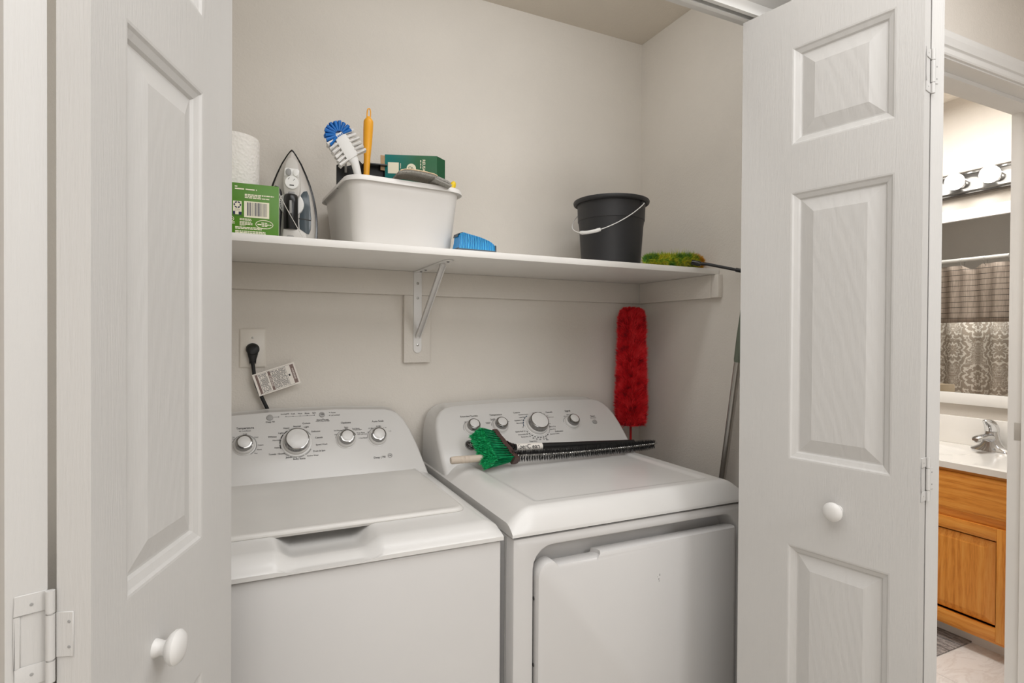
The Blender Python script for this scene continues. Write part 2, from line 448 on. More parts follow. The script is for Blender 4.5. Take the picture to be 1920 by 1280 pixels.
sbox('wall_back', 'wall', -1.86, 0.11, 0.0, 0.1, 0, CZ+0.1)
sbox('wall_right', 'wall', 0.0, 0.11, WB, 0.0, 0, CZ+0.1)
sbox('wall_left', 'wall', -1.86, -1.75, WB, 0.0, 0, CZ+0.1)
wf = MB()
ZO = 2.101                    # rough head of both openings
wf.box(-3.0, -1.738, WF, WB, 0, CZ); wf.box(-1.738, -0.182, WF, WB, ZO, CZ)
wf.box(-0.182, 0.117, WF, WB, 0, CZ); wf.box(0.117, 0.913, WF, WB, ZO, CZ); wf.box(0.913, 2.3, WF, WB, 0, CZ)
struct('wall_front', wf, M['hallwall'], smooth=False)
cb = MB(); cb.box(-3.1, 2.3, -3.2, WF, CZ, CZ+0.1); cb.box(-1.86, 0.1, WF, 0.1, CZ, CZ+0.1); struct('ceiling', cb, M['ceil'], smooth=False)
sbox('wall_hall_rear', 'hallwall', -3.1, 2.3, -3.2, -3.1, 0, CZ)
sbox('wall_hall_left', 'hallwall', -3.1, -3.0, -3.1, WB, 0, CZ)
sbox('wall_hall_right', 'hallwall', 2.2, 2.3, -3.1, WF, 0, CZ)
sbox('floor', 'carpet', -3.1, 2.3, -3.2, -0.89, F-0.1, F)
fl2 = sbox('floor', 'grout', -1.86, 0.0, -0.89, 0.1, F-0.1, F)

# jamb linings of the closet opening and of the bathroom doorway
j = MB(); j.box(-1.738, -0.182, WF-0.004, WB+0.004, ZO-0.018, ZO)
j.box(-1.738, -1.720, WF-0.004, WB+0.004, F, ZO-0.018); j.box(-0.200, -0.182, WF-0.004, WB+0.004, F, ZO-0.018)
struct('trim_1', j, M['trim'], smooth=False)
j = MB(); j.box(0.117, 0.913, WF-0.004, WB+0.004, ZO-0.018, ZO)
j.box(0.117, 0.135, WF-0.004, WB+0.004, F, ZO-0.018); j.box(0.895, 0.913, WF-0.004, WB+0.004, F, ZO-0.018)
# door stop bead
j.box(0.135, 0.895, -0.905, -0.868, ZO-0.030, ZO-0.018); j.box(0.135, 0.147, -0.905, -0.868, F, ZO-0.03); j.box(0.883, 0.895, -0.905, -0.868, F, ZO-0.03)
jb = struct('trim_2', j, M['trim'], smooth=False)
def casing(name, x0, x1, ztop):
    """moulded casing, mitred, around an opening; profile runs from the opening outwards"""
    prof = [(0, 0.0), (0, 0.010), (0.004, 0.012), (0.014, 0.012), (0.017, 0.009), (0.021, 0.009), (0.024, 0.014), (0.030, 0.015), (0.042, 0.018), (0.058, 0.018), (0.062, 0.015), (0.062, 0.0)]
    c = MB()
    def path(u):
        return [(x0-u, F), (x0-u, ztop+u), (x1+u, ztop+u), (x1+u, F)]
    rows = [[c.v((px, WF-d, pz)) for (px, pz) in path(u)] for u, d in prof]
    for a, b in zip(rows, rows[1:]):
        for i in range(3): c.face([a[i], a[i+1], b[i+1], b[i]])
    return struct(name, c, M['trim'], smooth=False)
casing('trim_3', 0.130, 0.900, ZO-0.013)
casing('trim_4', -1.725, -0.195, ZO-0.013)
# bifold track under the closet head
t = MB()
zt = ZO-0.018
t.box(-1.72, -0.20, -0.906, -0.9035, zt-0.026, zt); t.box(-1.72, -0.20, -0.8765, -0.874, zt-0.026, zt)
t.box(-1.72, -0.20, -0.9035, -0.8765, zt-0.0025, zt)
t.box(-1.72, -0.20, -0.9035, -0.8965, zt-0.026, zt-0.0235); t.box(-1.72, -0.20, -0.8835, -0.8765, zt-0.026, zt-0.0235)
struct('trim_5', t, M['whitep'], smooth=False)

# ------------------------------------------------------------------ bifold leaves
T = 0.0285
def hinge_mesh(parent, x, z0, z1, s, leaf):
    """white painted surface hinge on the leaf's end face; x = leaf width"""
    h = MB(); zc = (z0+z1)/2; hh = (z1-z0)
    def yb(a, b): return (min(s*a, s*b), max(s*a, s*b))
    near = (lambda d: T-d) if leaf[0] == 'i' else (lambda d: d)   # distance from the knuckle side
    if leaf.endswith('big'):      # outer flap: a frame round the nesting flap
        for (a, b, c, d) in ((0.0, 0.0225, z0, z0+hh*0.22), (0.0, 0.0225, z1-hh*0.22, z1), (0.0185, 0.0225, z0+hh*0.22, z1-hh*0.22)):
            h.box(x-0.0002, x+0.0013, *yb(near(a), near(b)), c, d)
    else:
        h.box(x-0.0002, x+0.0013, *yb(near(0.0), near(0.0145)), z0+hh*0.25, z1-hh*0.25)
    return h.build('hinge', M['door'], parent, bevel=0.0005, seg=1)
def knuckle(parent, x, y, z0, z1):
    h = MB(); hh = z1-z0
    for a, b in ((0, 0.23), (0.25, 0.74), (0.76, 1.0)):
        h.tube([(x, y, z0+hh*a), (x, y, z0+hh*b)], 0.0036, 12)
    h.tube([(x, y, z0+hh*0.01), (x, y, z0+hh*0.99)], 0.0024, 8)
    return h
def leaf(name, lead, ang, s, width, pans, panel_x, knob=None, hinges=()):
    """one moulded bifold leaf; local x runs from lead edge to hinge edge, the moulded face is y=0 and the body lies at y*s>0"""
    z0, z1 = 0.045, 2.03
    root = thing(name, None, None, (lead[0], lead[1], 0), ang, kind='structure')
    x0, x1 = panel_x
    b = MB()
    xs = [0, x0, x1, width]; zs = [z0]
    for a, c in pans: zs += [a, c]
    zs.append(z1)
    holes = {(1, 2*i+1) for i in range(len(pans))}
    f0 = {}
    for i, x in enumerate(xs):
        for k, z in enumerate(zs): f0[i, k] = b.v((x, 0, z))
    for i in range(3):
        for k in range(len(zs)-1):
            if (i, k) not in holes: b.face([f0[i, k], f0[i+1, k], f0[i+1, k+1], f0[i, k+1]])
    # edges and back
    bk = {}
    for (i, k) in ((0, 0), (3, 0), (3, len(zs)-1), (0, len(zs)-1)): bk[i, k] = b.v((xs[i], s*T, zs[k]))
    K = len(zs)-1
    b.face([bk[0, 0], bk[3, 0], bk[3, K], bk[0, K]])
    b.face([f0[i, 0] for i in range(4)]+[bk[3, 0], bk[0, 0]]); b.face([f0[i, K] for i in range(4)]+[bk[3, K], bk[0, K]])
    b.face([f0[0, k] for k in range(K+1)]+[bk[0, K], bk[0, 0]]); b.face([f0[3, k] for k in range(K+1)]+[bk[3, K], bk[3, 0]])
    b.build('slab', M['door'], root, smooth=False)
    for a, c in pans:
        p = MB()
        prof = [(0, 0), (0.003, 0.0005), (0.006, 0.0030), (0.0135, 0.0062), (0.0165, 0.0095), (0.019, 0.0095), (0.045, 0.0025), (0.0475, 0.0025)]
        L = []
        for q, d in prof:
            L.append([(x0+q, s*d, a+q), (x1-q, s*d, a+q), (x1-q, s*d, c-q), (x0+q, s*d, c-q)])
        p.loops(L, True, False, True)
        o = p.build('panel', M['panel'], root, smooth=False, recalc=False)
        me = o.data
        # outward is -s on local y
        if me.polygons[-1].normal.y*s > 0: me.flip_normals()
    if knob:
        k = MB(); k.X = Matrix.Translation((knob[0], 0, knob[1])) @ Matrix.Rotation(PI/2*(1 if s > 0 else -1), 4, 'X')
        k.lathe([(0.0100, 0), (0.0092, 0.003), (0.0076, 0.008), (0.0085, 0.012), (0.0145, 0.0155), (0.0182, 0.020), (0.0184, 0.0235), (0.0150, 0.0275), (0.0080, 0.0298), (0.001, 0.0302)], 28)
        k.build('knob', M['knobw'], root)
    for (a, c) in hinges[1:]:
        h = hinge_mesh(root, width, a, c, s, hinges[0])
        sc = MB()
        zl = (a+0.12*(c-a), c-0.12*(c-a)) if hinges[0].endswith('big') else (a+0.36*(c-a), c-0.36*(c-a))
        for zz in zl:
            yy = s*((T-0.011) if hinges[0][0] == 'i' else 0.011)
            sc.X = Matrix.Translation((width+0.0012, yy, zz)) @ Matrix.Rotation(PI/2, 4, 'Y')
            sc.lathe([(0.0015, 0), (0.0013, 0.0004), (0.0003, 0.0005)], 10)
        o = sc.build('screw', M['greyp'], h)
        if hinges[0][0] == 'i':
            knuckle(root, width+0.0035, s*(T+0.003), a, c).build('knuckle', M['door'], h)
    return root
PANS_R = [(0.25, 0.898), (1.076, 1.630), (1.728, 1.930)]
PANS_L = [(0.25, 0.890), (1.062, 1.640), (1.735, 1.935)]
HR = ('inner_big', (1.765, 1.843), (1.038, 1.116), (0.25, 0.328))
HL = ('inner_small', (1.019, 1.100), (1.76, 1.84), (0.25, 0.328))
def dirang(dx, dy): return math.atan2(dy, dx)
# right pair
LR = Vector((-0.428, -0.904)); dR = Vector((0.2045, -0.9789))
leaf('door_1', LR, dirang(*dR), 1, 0.3435, PANS_R, (0.111, 0.300), (0.209, 0.9925), HR)
hR = LR+dR*0.3435; nR = Vector((-dR.y, dR.x))
s2 = hR+nR*(T+0.006)
d2 = Vector((-0.2045, -0.9789)); w2 = 0.36
L2 = s2-d2*w2
leaf('door_2', L2+Vector((-d2.y, d2.x))*0.0, dirang(*d2), 1, w2, PANS_R, (0.06, 0.25), None, ('outer_small',)+HR[1:])
# left pair
LL = Vector((-1.4505, -0.905)); dL = Vector((-0.3256, -0.9455))
leaf('door_3', LL, dirang(*dL), -1, 0.3255, PANS_L, (0.0965, 0.2705), (0.215, 0.984), HL)
hL = LL+dL*0.3255; nL = Vector((-dL.y, dL.x))
s3 = hL-nL*(T+0.0075)
d4 = Vector((0.3256, -0.9455)); w4 = 0.345
leaf('door_4', s3-d4*w4, dirang(*d4), -1, w4, PANS_L, (0.055, 0.24), None, ('outer_big',)+HL[1:])

# ------------------------------------------------------------------ closet shelf, cleats, bracket, outlet
t = thing('closet_shelf', 'long white melamine shelf board spanning the closet above the machines', 'shelf', (-0.873, -0.21, 1.539))
MB().box(-1.748, -0.002, -0.42, -0.002, 1.539, 1.557).build('board', M['shelf'], t, bevel=0.0012, world=True)
cl = MB().box(-1.748, -0.002, -0.0195, -0.0005, 1.461, 1.5388).build('shelf_cleat', M['wall'], None, bevel=0.001)
tag(cl, 'beige painted support strip along the back wall under the shelf', 'cleat')
t = thing('shelf_cleat', 'short beige support strip on right wall under the shelf end', 'cleat', (-0.01, -0.22, 1.461))
MB().box(-0.0195, -0.0005, -0.400, -0.0205, 1.461, 1.5388).build('strip', M['wall'], t, bevel=0.001, world=True)
MB().box(-0.0200, -0.0005, -0.434, -0.401, 1.4615, 1.5388).build('end_block', M['wall'], t, bevel=0.002, world=True)
o = MB().box(-0.966, -0.878, -0.0185, -0.0005, 1.240, 1.4605).build('bracket_board', M['wall'], None, bevel=0.001)
tag(o, 'beige painted wooden block on the back wall behind the shelf bracket', 'board')
t = thing('shelf_bracket', 'white folding metal shelf bracket with diagonal brace', 'bracket', (-0.922, -0.02, 1.27))
b = MB(); bx0, bx1 = -0.936, -0.909; xc = (bx0+bx1)/2
# wall plate: flat bar, rounded foot, stands off the strip and the board
pl = [(bx0, 1.5375), (bx0, 1.285)]+[(xc-0.0135*math.cos(PI*i/8), 1.285-0.0135*math.sin(PI*i/8)) for i in range(1, 8)]+[(bx1, 1.285), (bx1, 1.5375)]
b.prism(pl, -0.0235, -0.0200)
b.build('wall_plate', M['trim'], t, world=True, bevel=0.0006, seg=1)
b = MB()
pl = [(bx0, -0.0236), (bx0, -0.335)]+[(xc-0.0135*math.cos(PI*i/8), -0.335-0.0135*math.sin(PI*i/8)) for i in range(1, 8)]+[(bx1, -0.335), (bx1, -0.0236)]
b.prismz(pl, 1.5350, 1.5386)
b.build('shelf_plate', M['trim'], t, world=True, bevel=0.0006, seg=1)
b = MB()
p0, p1 = Vector((xc, -0.0245, 1.327)), Vector((xc, -0.283, 1.534))
dv = (p1-p0).normalized(); nn = Vector((0, -dv.z, dv.y))
for (xa, xb, ta, tb) in ((-0.0075, 0.0075, -0.001, 0.0012), (-0.0075, -0.0058, -0.001, 0.010), (0.0058, 0.0075, -0.001, 0.010)):
    c = [[(xc+x, (p+nn*tt).y, (p+nn*tt).z) for (x, tt) in ((xa, ta), (xb, ta), (xb, tb), (xa, tb))] for p in (p0, p1)]
    b.loops(c)
b.build('brace', M['trim'], t, world=True)
for (yy, zz) in ((-0.0235, 1.500), (-0.0235, 1.452), (-0.0235, 1.298)):
    s = MB(); s.X = Matrix.Translation((xc, yy, zz)) @ Matrix.Rotation(PI/2, 4, 'X')
    s.lathe([(0.0045, 0), (0.0040, 0.0014), (0.0012, 0.0020)], 12); s.build('screw', M['satin'], t, world=True)
for (yy) in (-0.062, -0.112, -0.330):
    s = MB(); s.X = Matrix.Translation((xc, yy, 1.535)) @ Matrix.Rotation(PI, 4, 'X')
    s.lathe([(0.0042, 0), (0.0038, 0.0012), (0.0012, 0.0018)], 12); s.build('screw', M['seam'], t, world=True)

XO, ZOUT = -1.449, 1.2316
t = thing('wall_outlet', 'ivory wall outlet plate on the back wall left of the bracket', 'outlet', (XO+0.035, 0, ZOUT))
p = MB(); L = []
for q, d in ((0, 0.0), (0.0, 0.003), (0.003, 0.0055)):
    L.append([(x, -d, z) for x, z in rr(XO+0.035, ZOUT+0.057, 0.0705-2*q, 0.1145-2*q, 0.003)])
p.loops(L); p.build('cover_plate', M['ivory'], t, world=True)
p = MB(); p.prism(circle(XO+0.0345, ZOUT+0.055, 0.0185, 32), -0.0075, -0.004); p.build('receptacle', M['whitep'], t, bevel=0.0006, world=True)
p = MB(); p.X = Matrix.Translation((XO+0.0345, -0.0055, ZOUT+0.0875)) @ Matrix.Rotation(PI/2, 4, 'X')
p.lathe([(0.0034, 0), (0.003, 0.001), (0.0005, 0.0013)], 12); p.build('screw', M['satin'], t, world=True)

# washer power cord with plug and care tag
t = thing('power_cord', 'black washer power cord with plug, hanging from the outlet', 'cord', (XO+0.034, -0.01, ZOUT))
p = MB()
px, pz = XO+0.0345, ZOUT+0.055
p.X = Matrix.Translation((px, -0.0076, pz))
L = []
for yy, r, dz in ((0, 0.0185, 0), (-0.010, 0.0185, -0.001), (-0.018, 0.016, -0.004), (-0.022, 0.008, -0.008)):
    L.append([(r*math.cos(2*PI*i/24), yy, dz+r*0.92*math.sin(2*PI*i/24)) for i in range(24)])
p.loops(L)
p.X = Matrix.Identity(4)
L = []
for zz, w, d in ((pz-0.004, 0.0160, 0.0085), (pz-0.018, 0.0135, 0.0085), (pz-0.030, 0.0100, 0.0078), (pz-0.040, 0.0092, 0.0072)):
    L.append([(px+w*math.cos(2*PI*i/20), -0.0185+d*math.sin(2*PI*i/20), zz) for i in range(20)])
p.loops(L)
for k in range(4):
    zz = pz-0.0335-k*0.003
    p.tube([(px, -0.0185, zz), (px, -0.0185, zz-0.0013)], 0.0094, 16)
p.build('plug', M['cordblack'], t, world=True)
p = MB()
pts = [(px, -0.0185, pz-0.038), (px+0.002, -0.021, pz-0.058), (px+0.004, -0.023, pz-0.075), (px+0.010, -0.024, pz-0.105), (px+0.0215, -0.024, pz-0.1345), (px+0.031, -0.023, pz-0.157), (px+0.041, -0.022, pz-0.18), (px+0.065, -0.018, pz-0.24)]
p.tube(pts, 0.0052, 10); p.build('cord', M['cordblack'], t, world=True)
# tag: a folded label wrapped round the cord, tilted
ang = math.radians(18)
to = Vector((-1.3965, -0.033, 1.1485))
tx = Vector((math.cos(ang), 0.02, math.sin(ang))).normalized(); tz = Vector((-math.sin(ang), 0, math.cos(ang)))
TM = frame(to, tx, tz)
def tagbox(mb, x0, x1, y0, y1, h0, h1):
    mb.X = TM; mb.box(x0, x1, y0, y1, h0, h1)
TW, TH = 0.119, 0.066
g = MB(); tagbox(g, 0, TW, 0, TH, 0, 0.0009)
tgo = g.build('cord_tag', M['tagpaper'], t, world=True, smooth=False, label='white warning tag with brown bars and small print')
g = MB()
for x0, x1 in ((0.104, 0.1145), (0.041, 0.048), (0.006, 0.0125)):
    g = MB(); tagbox(g, x0, x1, 0.0045, TH-0.0045, 0.0009, 0.0011); g.build('brown_bar', M['tagbrown'], tgo, world=True, smooth=False)
g = MB()
rnd = random.Random(5)
for x0, x1 in ((0.0145, 0.0395), (0.0495, 0.0895)):
    n = int((x1-x0)/0.0021)
    for i in range(n):
        xx = x0+i*0.0021; y = TH-0.006
        while y > 0.007:
            l = rnd.uniform(0.002, 0.006)
            if rnd.random() < 0.86: tagbox(g, xx, xx+0.0011, max(y-l, 0.006), y, 0.0009, 0.0011)
            y -= l+0.001
for (a, b_, c, d) in ((0.0035, 0.1035, 0.0035, 0.0040), (0.0035, 0.1035, TH-0.0040, TH-0.0035), (0.0905, 0.0911, 0.004, TH-0.004)): tagbox(g, a, b_, c, d, 0.0009, 0.0011)
tagbox(g, 0.094, 0.099, 0.030, 0.036, 0.0009, 0.0011)
g.build('small_print', M['inkdark'], tgo, world=True, smooth=False, kind='stuff')
g = MB()
for xx in (0.1093, 0.0445):
    put_text(g, 'WARNING', frame(to+tx*xx+tz*(TH/2)+(-Vector((0, 1, 0)))*0.0013, -tz, tx), width=0.034)
g.build('lettering', M['tagpaper'], tgo, world=True, smooth=False, kind='stuff')
# ------------------------------------------------------------------ appliances
WT = [('Temperature', -1.434, 1.0695, 0.0441), ('All Cold Rinses', -1.4344, 1.063, 0.0296), ('Cold', -1.4344, 1.0552, 0.01), ('Cool', -1.4062, 1.0456, 0.0099), ('Colors', -1.3952, 1.0254, 0.0138), ('Warm', -1.3988, 1.0144, 0.0123), ('Hot', -1.4069, 1.006, 0.0075), ('Tap', -1.4622, 1.0488, 0.006), ('Cold', -1.4619, 1.0447, 0.0065), ('Deep Fill', -1.3699, 1.0818, 0.023), ('Sensing/Fill', -1.3312, 1.1008, 0.0219), ('Soak', -1.3093, 1.1009, 0.0111), ('Wash', -1.2902, 1.1005, 0.0117), ('Rinse', -1.2709, 1.1003, 0.0123), ('Spin', -1.2518, 1.1001, 0.0096), ('Start/Pause', -1.2291, 1.0811, 0.0334), ('Hold 3 Secs to Stop', -1.2292, 1.0769, 0.0382), ('Pause', -1.1981, 1.0988, 0.0133), ('Lid Locked', -1.1927, 1.0917, 0.025), ('Colors', -1.2745, 1.0737, 0.0211), ('Normal', -1.3, 1.0671, 0.0196), ('Light', -1.2746, 1.0633, 0.0131), ('Heavy', -1.328, 1.0635, 0.0162), ('Light', -1.3428, 1.0516, 0.0136), ('Whites', -1.3655, 1.0439, 0.0223), ('Normal', -1.3549, 1.0346, 0.0191), ('Heavy', -1.3523, 1.0153, 0.0162), ('Towels / Sheets', -1.3552, 1.0003, 0.0412), ('Jeans', -1.325, 0.9894, 0.0155), ('Bulky Items', -1.2975, 0.9837, 0.0317), ('Active Wear', -1.2614, 0.9896, 0.0309), ('Drain & Spin', -1.2435, 0.9996, 0.0325), ('Speed Wash', -1.2362, 1.0156, 0.0313), ('Casuals', -1.2426, 1.0346, 0.0207), ('Delicates', -1.2498, 1.0512, 0.0242), ('Options', -1.1645, 1.0686, 0.0283), ('Off', -1.1963, 1.0391, 0.0061), ('2nd Rinse', -1.1897, 1.0497, 0.0206), ('Extra', -1.1643, 1.0571, 0.011), ('Spin', -1.1644, 1.0536, 0.0084), ('2nd Rinse', -1.137, 1.0518, 0.0212), ('+ Extra Spin', -1.1328, 1.0478, 0.0251), ('Deep Rinse', -1.1239, 1.0393, 0.0233), ('with cold rinse', -1.1205, 1.0356, 0.0284), ('+ 2nd Rinse', -1.1192, 1.0252, 0.0241), ('Auto Soak', -1.0705, 1.0683, 0.0365), ('Off', -1.1014, 1.0394, 0.0064), ('15 Min', -1.0929, 1.0497, 0.0146), ('30 Min', -1.0698, 1.0542, 0.015), ('1 Hr', -1.0506, 1.0495, 0.0088), ('2 Hr', -1.0368, 1.039, 0.0077), ('Deep | Fill', -1.077, 0.9703, 0.0337), ('Fill', -1.0463, 0.9736, 0.0075)]
DT = [('Extended Tumble', -0.783, 1.0702, 0.0596), ('Temperature', -0.6895, 1.0692, 0.0439), ('Off', -0.8018, 1.0546, 0.0066), ('Casuals', -0.7055, 1.0584, 0.0165), ('Medium', -0.7065, 1.0551, 0.0133), ('Delicates', -0.6741, 1.0585, 0.0194), ('Cottons', -0.7249, 1.0494, 0.0171), ('Regular', -0.7253, 1.0459, 0.0134), ('Fluff', -0.6537, 1.0485, 0.008), ('Cottons', -0.6123, 1.0727, 0.0249), ('Extended Tumble', -0.5903, 1.0655, 0.0351), ('Less Dry', -0.5979, 1.0574, 0.0227), ('Optimum Dry', -0.6129, 1.0493, 0.036), ('More Dry', -0.6142, 1.0412, 0.0242), ('Off', -0.6083, 1.03, 0.0066), ('Quick Fluff 20', -0.6233, 1.0178, 0.0362), ('Dewrinkle 20', -0.6173, 1.0096, 0.0347), ('Damp Dry 30', -0.6103, 1.0024, 0.035), ('40', -0.5861, 0.9974, 0.0068), ('50', -0.5753, 0.994, 0.0062), ('60', -0.5631, 0.9923, 0.0066), ('70', -0.5506, 0.9924, 0.0066), ('80', -0.5399, 0.9939, 0.0066), ('Min.', -0.5373, 0.9899, 0.0096), ('Time Dry', -0.5911, 0.9882, 0.0283), ('Off', -0.5523, 1.0682, 0.0068), ('More Dry', -0.5302, 1.0687, 0.0235), ('Dry', -0.5117, 1.0632, 0.0073), ('Less', -0.5047, 1.0579, 0.0101), ('Extended Tumble', -0.493, 1.053, 0.0253), ('Casuals', -0.4906, 1.0684, 0.0255), ('Off', -0.5056, 1.0342, 0.0062), ('More Dry', -0.4992, 1.0252, 0.0237), ('Less Dry', -0.5022, 1.0175, 0.0214), ('Delicates', -0.4821, 1.0113, 0.0299), ('Extended Tumble', -0.5023, 1.0047, 0.0345), ('Signal', -0.4166, 1.0683, 0.0217), ('Off', -0.4374, 1.0531, 0.0071), ('Medium', -0.4184, 1.057, 0.0164), ('Start', -0.3249, 1.0486, 0.0183), ('Push to Start', -0.3267, 1.0427, 0.0253)]

class Panel:
    """slanted console face through (y0,z0) and (y1,z1)"""
    def __init__(s, y0, z0, y1, z1):
        s.y0, s.z0 = y0, z0; s.k = (y1-y0)/(z1-z0)
        l = math.hypot(y1-y0, z1-z0)
        s.up = Vector((0, (y1-y0)/l, (z1-z0)/l)); s.n = Vector((0, -(z1-z0)/l, (y1-y0)/l))
    def at(s, x, z, off=0.0): return Vector((x, s.y0+(z-s.z0)*s.k, z))+s.n*off
    def fr(s, x, z, off=0.0): return frame(s.at(x, z, off), (1, 0, 0), s.up)

def console(root, P, outline, yback, name='control_panel'):
    """outline: list of (x,z) clockwise on the slanted face"""
    c = MB()
    n = len(outline)
    cx = sum(p[0] for p in outline)/n; czz = sum(p[1] for p in outline)/n
    def inset(q):
        res = []
        for x, z in outline:
            d = Vector((x-cx, z-czz)); l = d.length
            # shrink towards the centre along both axes
            res.append((cx+(x-cx)*(1-q/max(abs(p[0]-cx) for p in outline)), czz+(z-czz)*(1-q/max(abs(p[1]-czz) for p in outline))))
        return res
    L = []
    L.append([(x, yback, z) for x, z in outline])
    L.append([tuple(P.at(x, z, -0.014)) for x, z in outline])
    L.append([tuple(P.at(x, z, -0.007)) for x, z in inset(0.0015)])
    L.append([tuple(P.at(x, z, -0.0022)) for x, z in inset(0.0055)])
    L.append([tuple(P.at(x, z, 0.0)) for x, z in inset(0.012)])
    c.loops(L, True, True, True)
    o = c.build(name, M['appl_plastic'], root, world=True)
    return o

def knob(root, P, x, z, R, big, ang):
    m = P.fr(x, z, 0.0004)
    k = MB(); k.X = m
    if big: prof = [(R*1.13, 0), (R*1.12, 0.0016), (R, 0.0022), (R*0.985, 0.010), (R*0.95, 0.0125), (R*0.90, 0.0135), (R*0.90, 0.0145)]
    else: prof = [(R*1.10, 0), (R*1.09, 0.0012), (R, 0.0018), (R*0.97, 0.010), (R*0.90, 0.0125), (R*0.80, 0.0135), (R*0.80, 0.0145)]
    k.lathe(prof, 40)
    kn = k.build('control_knob', M['appl_plastic'], root, world=True)
    k = MB(); k.X = m
    h0, h1 = 0.0140, (0.033 if big else 0.028)
    ro, ri = (0.91, 0.785) if big else (0.83, 0.60)
    k.lathe([(R*ro, h0), (R*ro, h0+0.002), (R*(ro-0.03), h1-0.004), (R*(ro*0.6+ri*0.4), h1-0.001), (R*ri, h1)], 40)
    k.build('chrome_ring', M['ringchrome'], kn, world=True)
    k = MB(); k.X = m
    k.lathe([(R*ri, h1-0.0008), (R*(ri-0.01), h1+0.0010), (R*(ri-0.06), h1+0.0018), (R*0.2, h1+0.0022), (0.0004, h1+0.0022)], 40)
    k.build('cap', M['appl_plastic'], kn, world=True)
    k = MB(); k.X = m @ Matrix.Rotation(ang, 4, 'Z')
    k.box(-0.0022, 0.0022, R*(ro-0.05), R*(ro+0.015), h0+0.003, h1-0.004)
    k.build('pointer', M['whitep'], kn, world=True)
    return kn
def arc(mb, P, x, z, r0, r1, a0, a1, off=0.0007, n=None):
    """printed arc, angles clockwise from the top in degrees"""
    mb.X = P.fr(x, z, off); n = n or max(3, int(abs(a1-a0)/6))
    pr = None
    for i in range(n+1):
        a = math.radians(90-(a0+(a1-a0)*i/n))
        c = (mb.v((r0*math.cos(a), r0*math.sin(a), 0)), mb.v((r1*math.cos(a), r1*math.sin(a), 0)))
        if pr: mb.face([pr[0], pr[1], c[1], c[0]])
        pr = c
    mb.X = Matrix.Identity(4)
def ring_print(mb, P, x, z, ra, rb, sx=1.0, n=32):
    a = [mb.v(P.at(x+sx*ra*math.cos(2*PI*i/n), z+ra*P.up.z*math.sin(2*PI*i/n), 0.0008)) for i in range(n)]
    b = [mb.v(P.at(x+(sx*ra+rb-ra)*math.cos(2*PI*i/n), z+rb*P.up.z*math.sin(2*PI*i/n), 0.0008)) for i in range(n)]
    for i in range(n): mb.face([a[i], a[(i+1) % n], b[(i+1) % n], b[i]])
def legends(root, P, items, extra):
    g = MB()
    for st, x, z, w in items: put_text(g, st, P.fr(x, z, 0.0008), width=w)
    extra(g)
    g.build('printed_legend', M['print'], root, world=True, smooth=False, recalc=False, kind='stuff')
def button(root, P, x, z, r):
    k = MB(); k.X = P.fr(x, z, 0.0003)
    k.lathe([(r*1.06, 0), (r*1.05, 0.0012), (r*0.98, 0.0026), (r*0.8, 0.0030), (0.0004, 0.0030)], 28)
    return k.build('push_button', M['btn'], root, world=True)
def feet(root, x0, x1, y0, y1):
    for x in (x0+0.05, x1-0.05):
        for y in (y0+0.05, y1-0.05):
            k = MB(); k.X = Matrix.Translation((x, y, F)); k.lathe([(0.022, 0), (0.022, 0.010), (0.010, 0.012), (0.010, 0.024)], 16)
            k.build('foot', M['black'], root, world=True)

# ---- washer
X0, X1 = -1.629, -0.932
t = thing('washing_machine', 'white top-loading washing machine, left of the two machines', 'washer', ((X0+X1)/2, -0.40, F))
c = MB(); c.box(X0+0.002, X1-0.002, -0.728, -0.05, F+0.02, 0.8885)
c.build('cabinet', M['enamel'], t, bevel=0.006, seg=3, world=True)
MB().box(X0+0.006, X1-0.006, -0.724, -0.052, 0.888, 0.8918).build('seam_gasket', M['seam'], t, world=True, smooth=False)
def deck(name, mat, root, X0, X1, yf, yb, zfun, zskirt, nx=90, ny=70, yb_fine=0.12):
    c = MB()
    def dens(n, a, b):   # finer near both ends
        return [a+(b-a)*(0.5-0.5*math.cos(PI*i/n)) for i in range(n+1)]
    xs = dens(nx, X0, X1)
    ys = [yf+(yb-yf)*((i/ny)**1.8) for i in range(ny+1)]
    G = [[c.v((x, y, zfun(x, y))) for y in ys] for x in xs]
    for i in range(nx):
        for k in range(ny): c.face([G[i][k], G[i+1][k], G[i+1][k+1], G[i][k+1]])
    rim = [G[i][0] for i in range(nx+1)]+[G[nx][k] for k in range(1, ny+1)]+[G[i][ny] for i in range(nx-1, -1, -1)]+[G[0][k] for k in range(ny-1, 0, -1)]
    low = [c.b.verts.new((v.co.x, v.co.y, zskirt)) for v in rim]
    n = len(rim)
    for i in range(n): c.face([rim[i], rim[(i+1) % n], low[(i+1) % n], low[i]])
    c.face(low)
    return c.build(name, mat, root, world=True)
def wz(x, y):
    d = y+0.736; ds = min(x-X0, X1-x)
    f = math.sin(min(1, d/0.050)*PI/2)**0.9
    g = math.sin(min(1, max(0, ds)/0.030)*PI/2)
    z = 0.900+0.0245*f
    z = z-(0.0115*(1-g))*min(1, f*1.2)
    # finger scoop in front of the lid
    w = sm((x+1.388)/0.042)*sm((-1.180-x)/0.048)
    yy = sm((d+0.004)/0.012)*(1-sm((y+0.56)/0.05))
    z -= w*yy*(0.020+0.0065*sm((d-0.035)/0.08))
    return max(z, 0.8945)
deck('top_deck', M['appl_plastic'], t, X0, X1, -0.736, -0.06, wz, 0.8918, 140, 90)
c = MB()
lp = rr((-1.589-0.972)/2, (-0.612-0.150)/2, 0.617, 0.462, 0.020)
def ins(q): return rr((-1.589-0.972)/2, (-0.612-0.150)/2, 0.617-2*q, 0.462-2*q, 0.020)
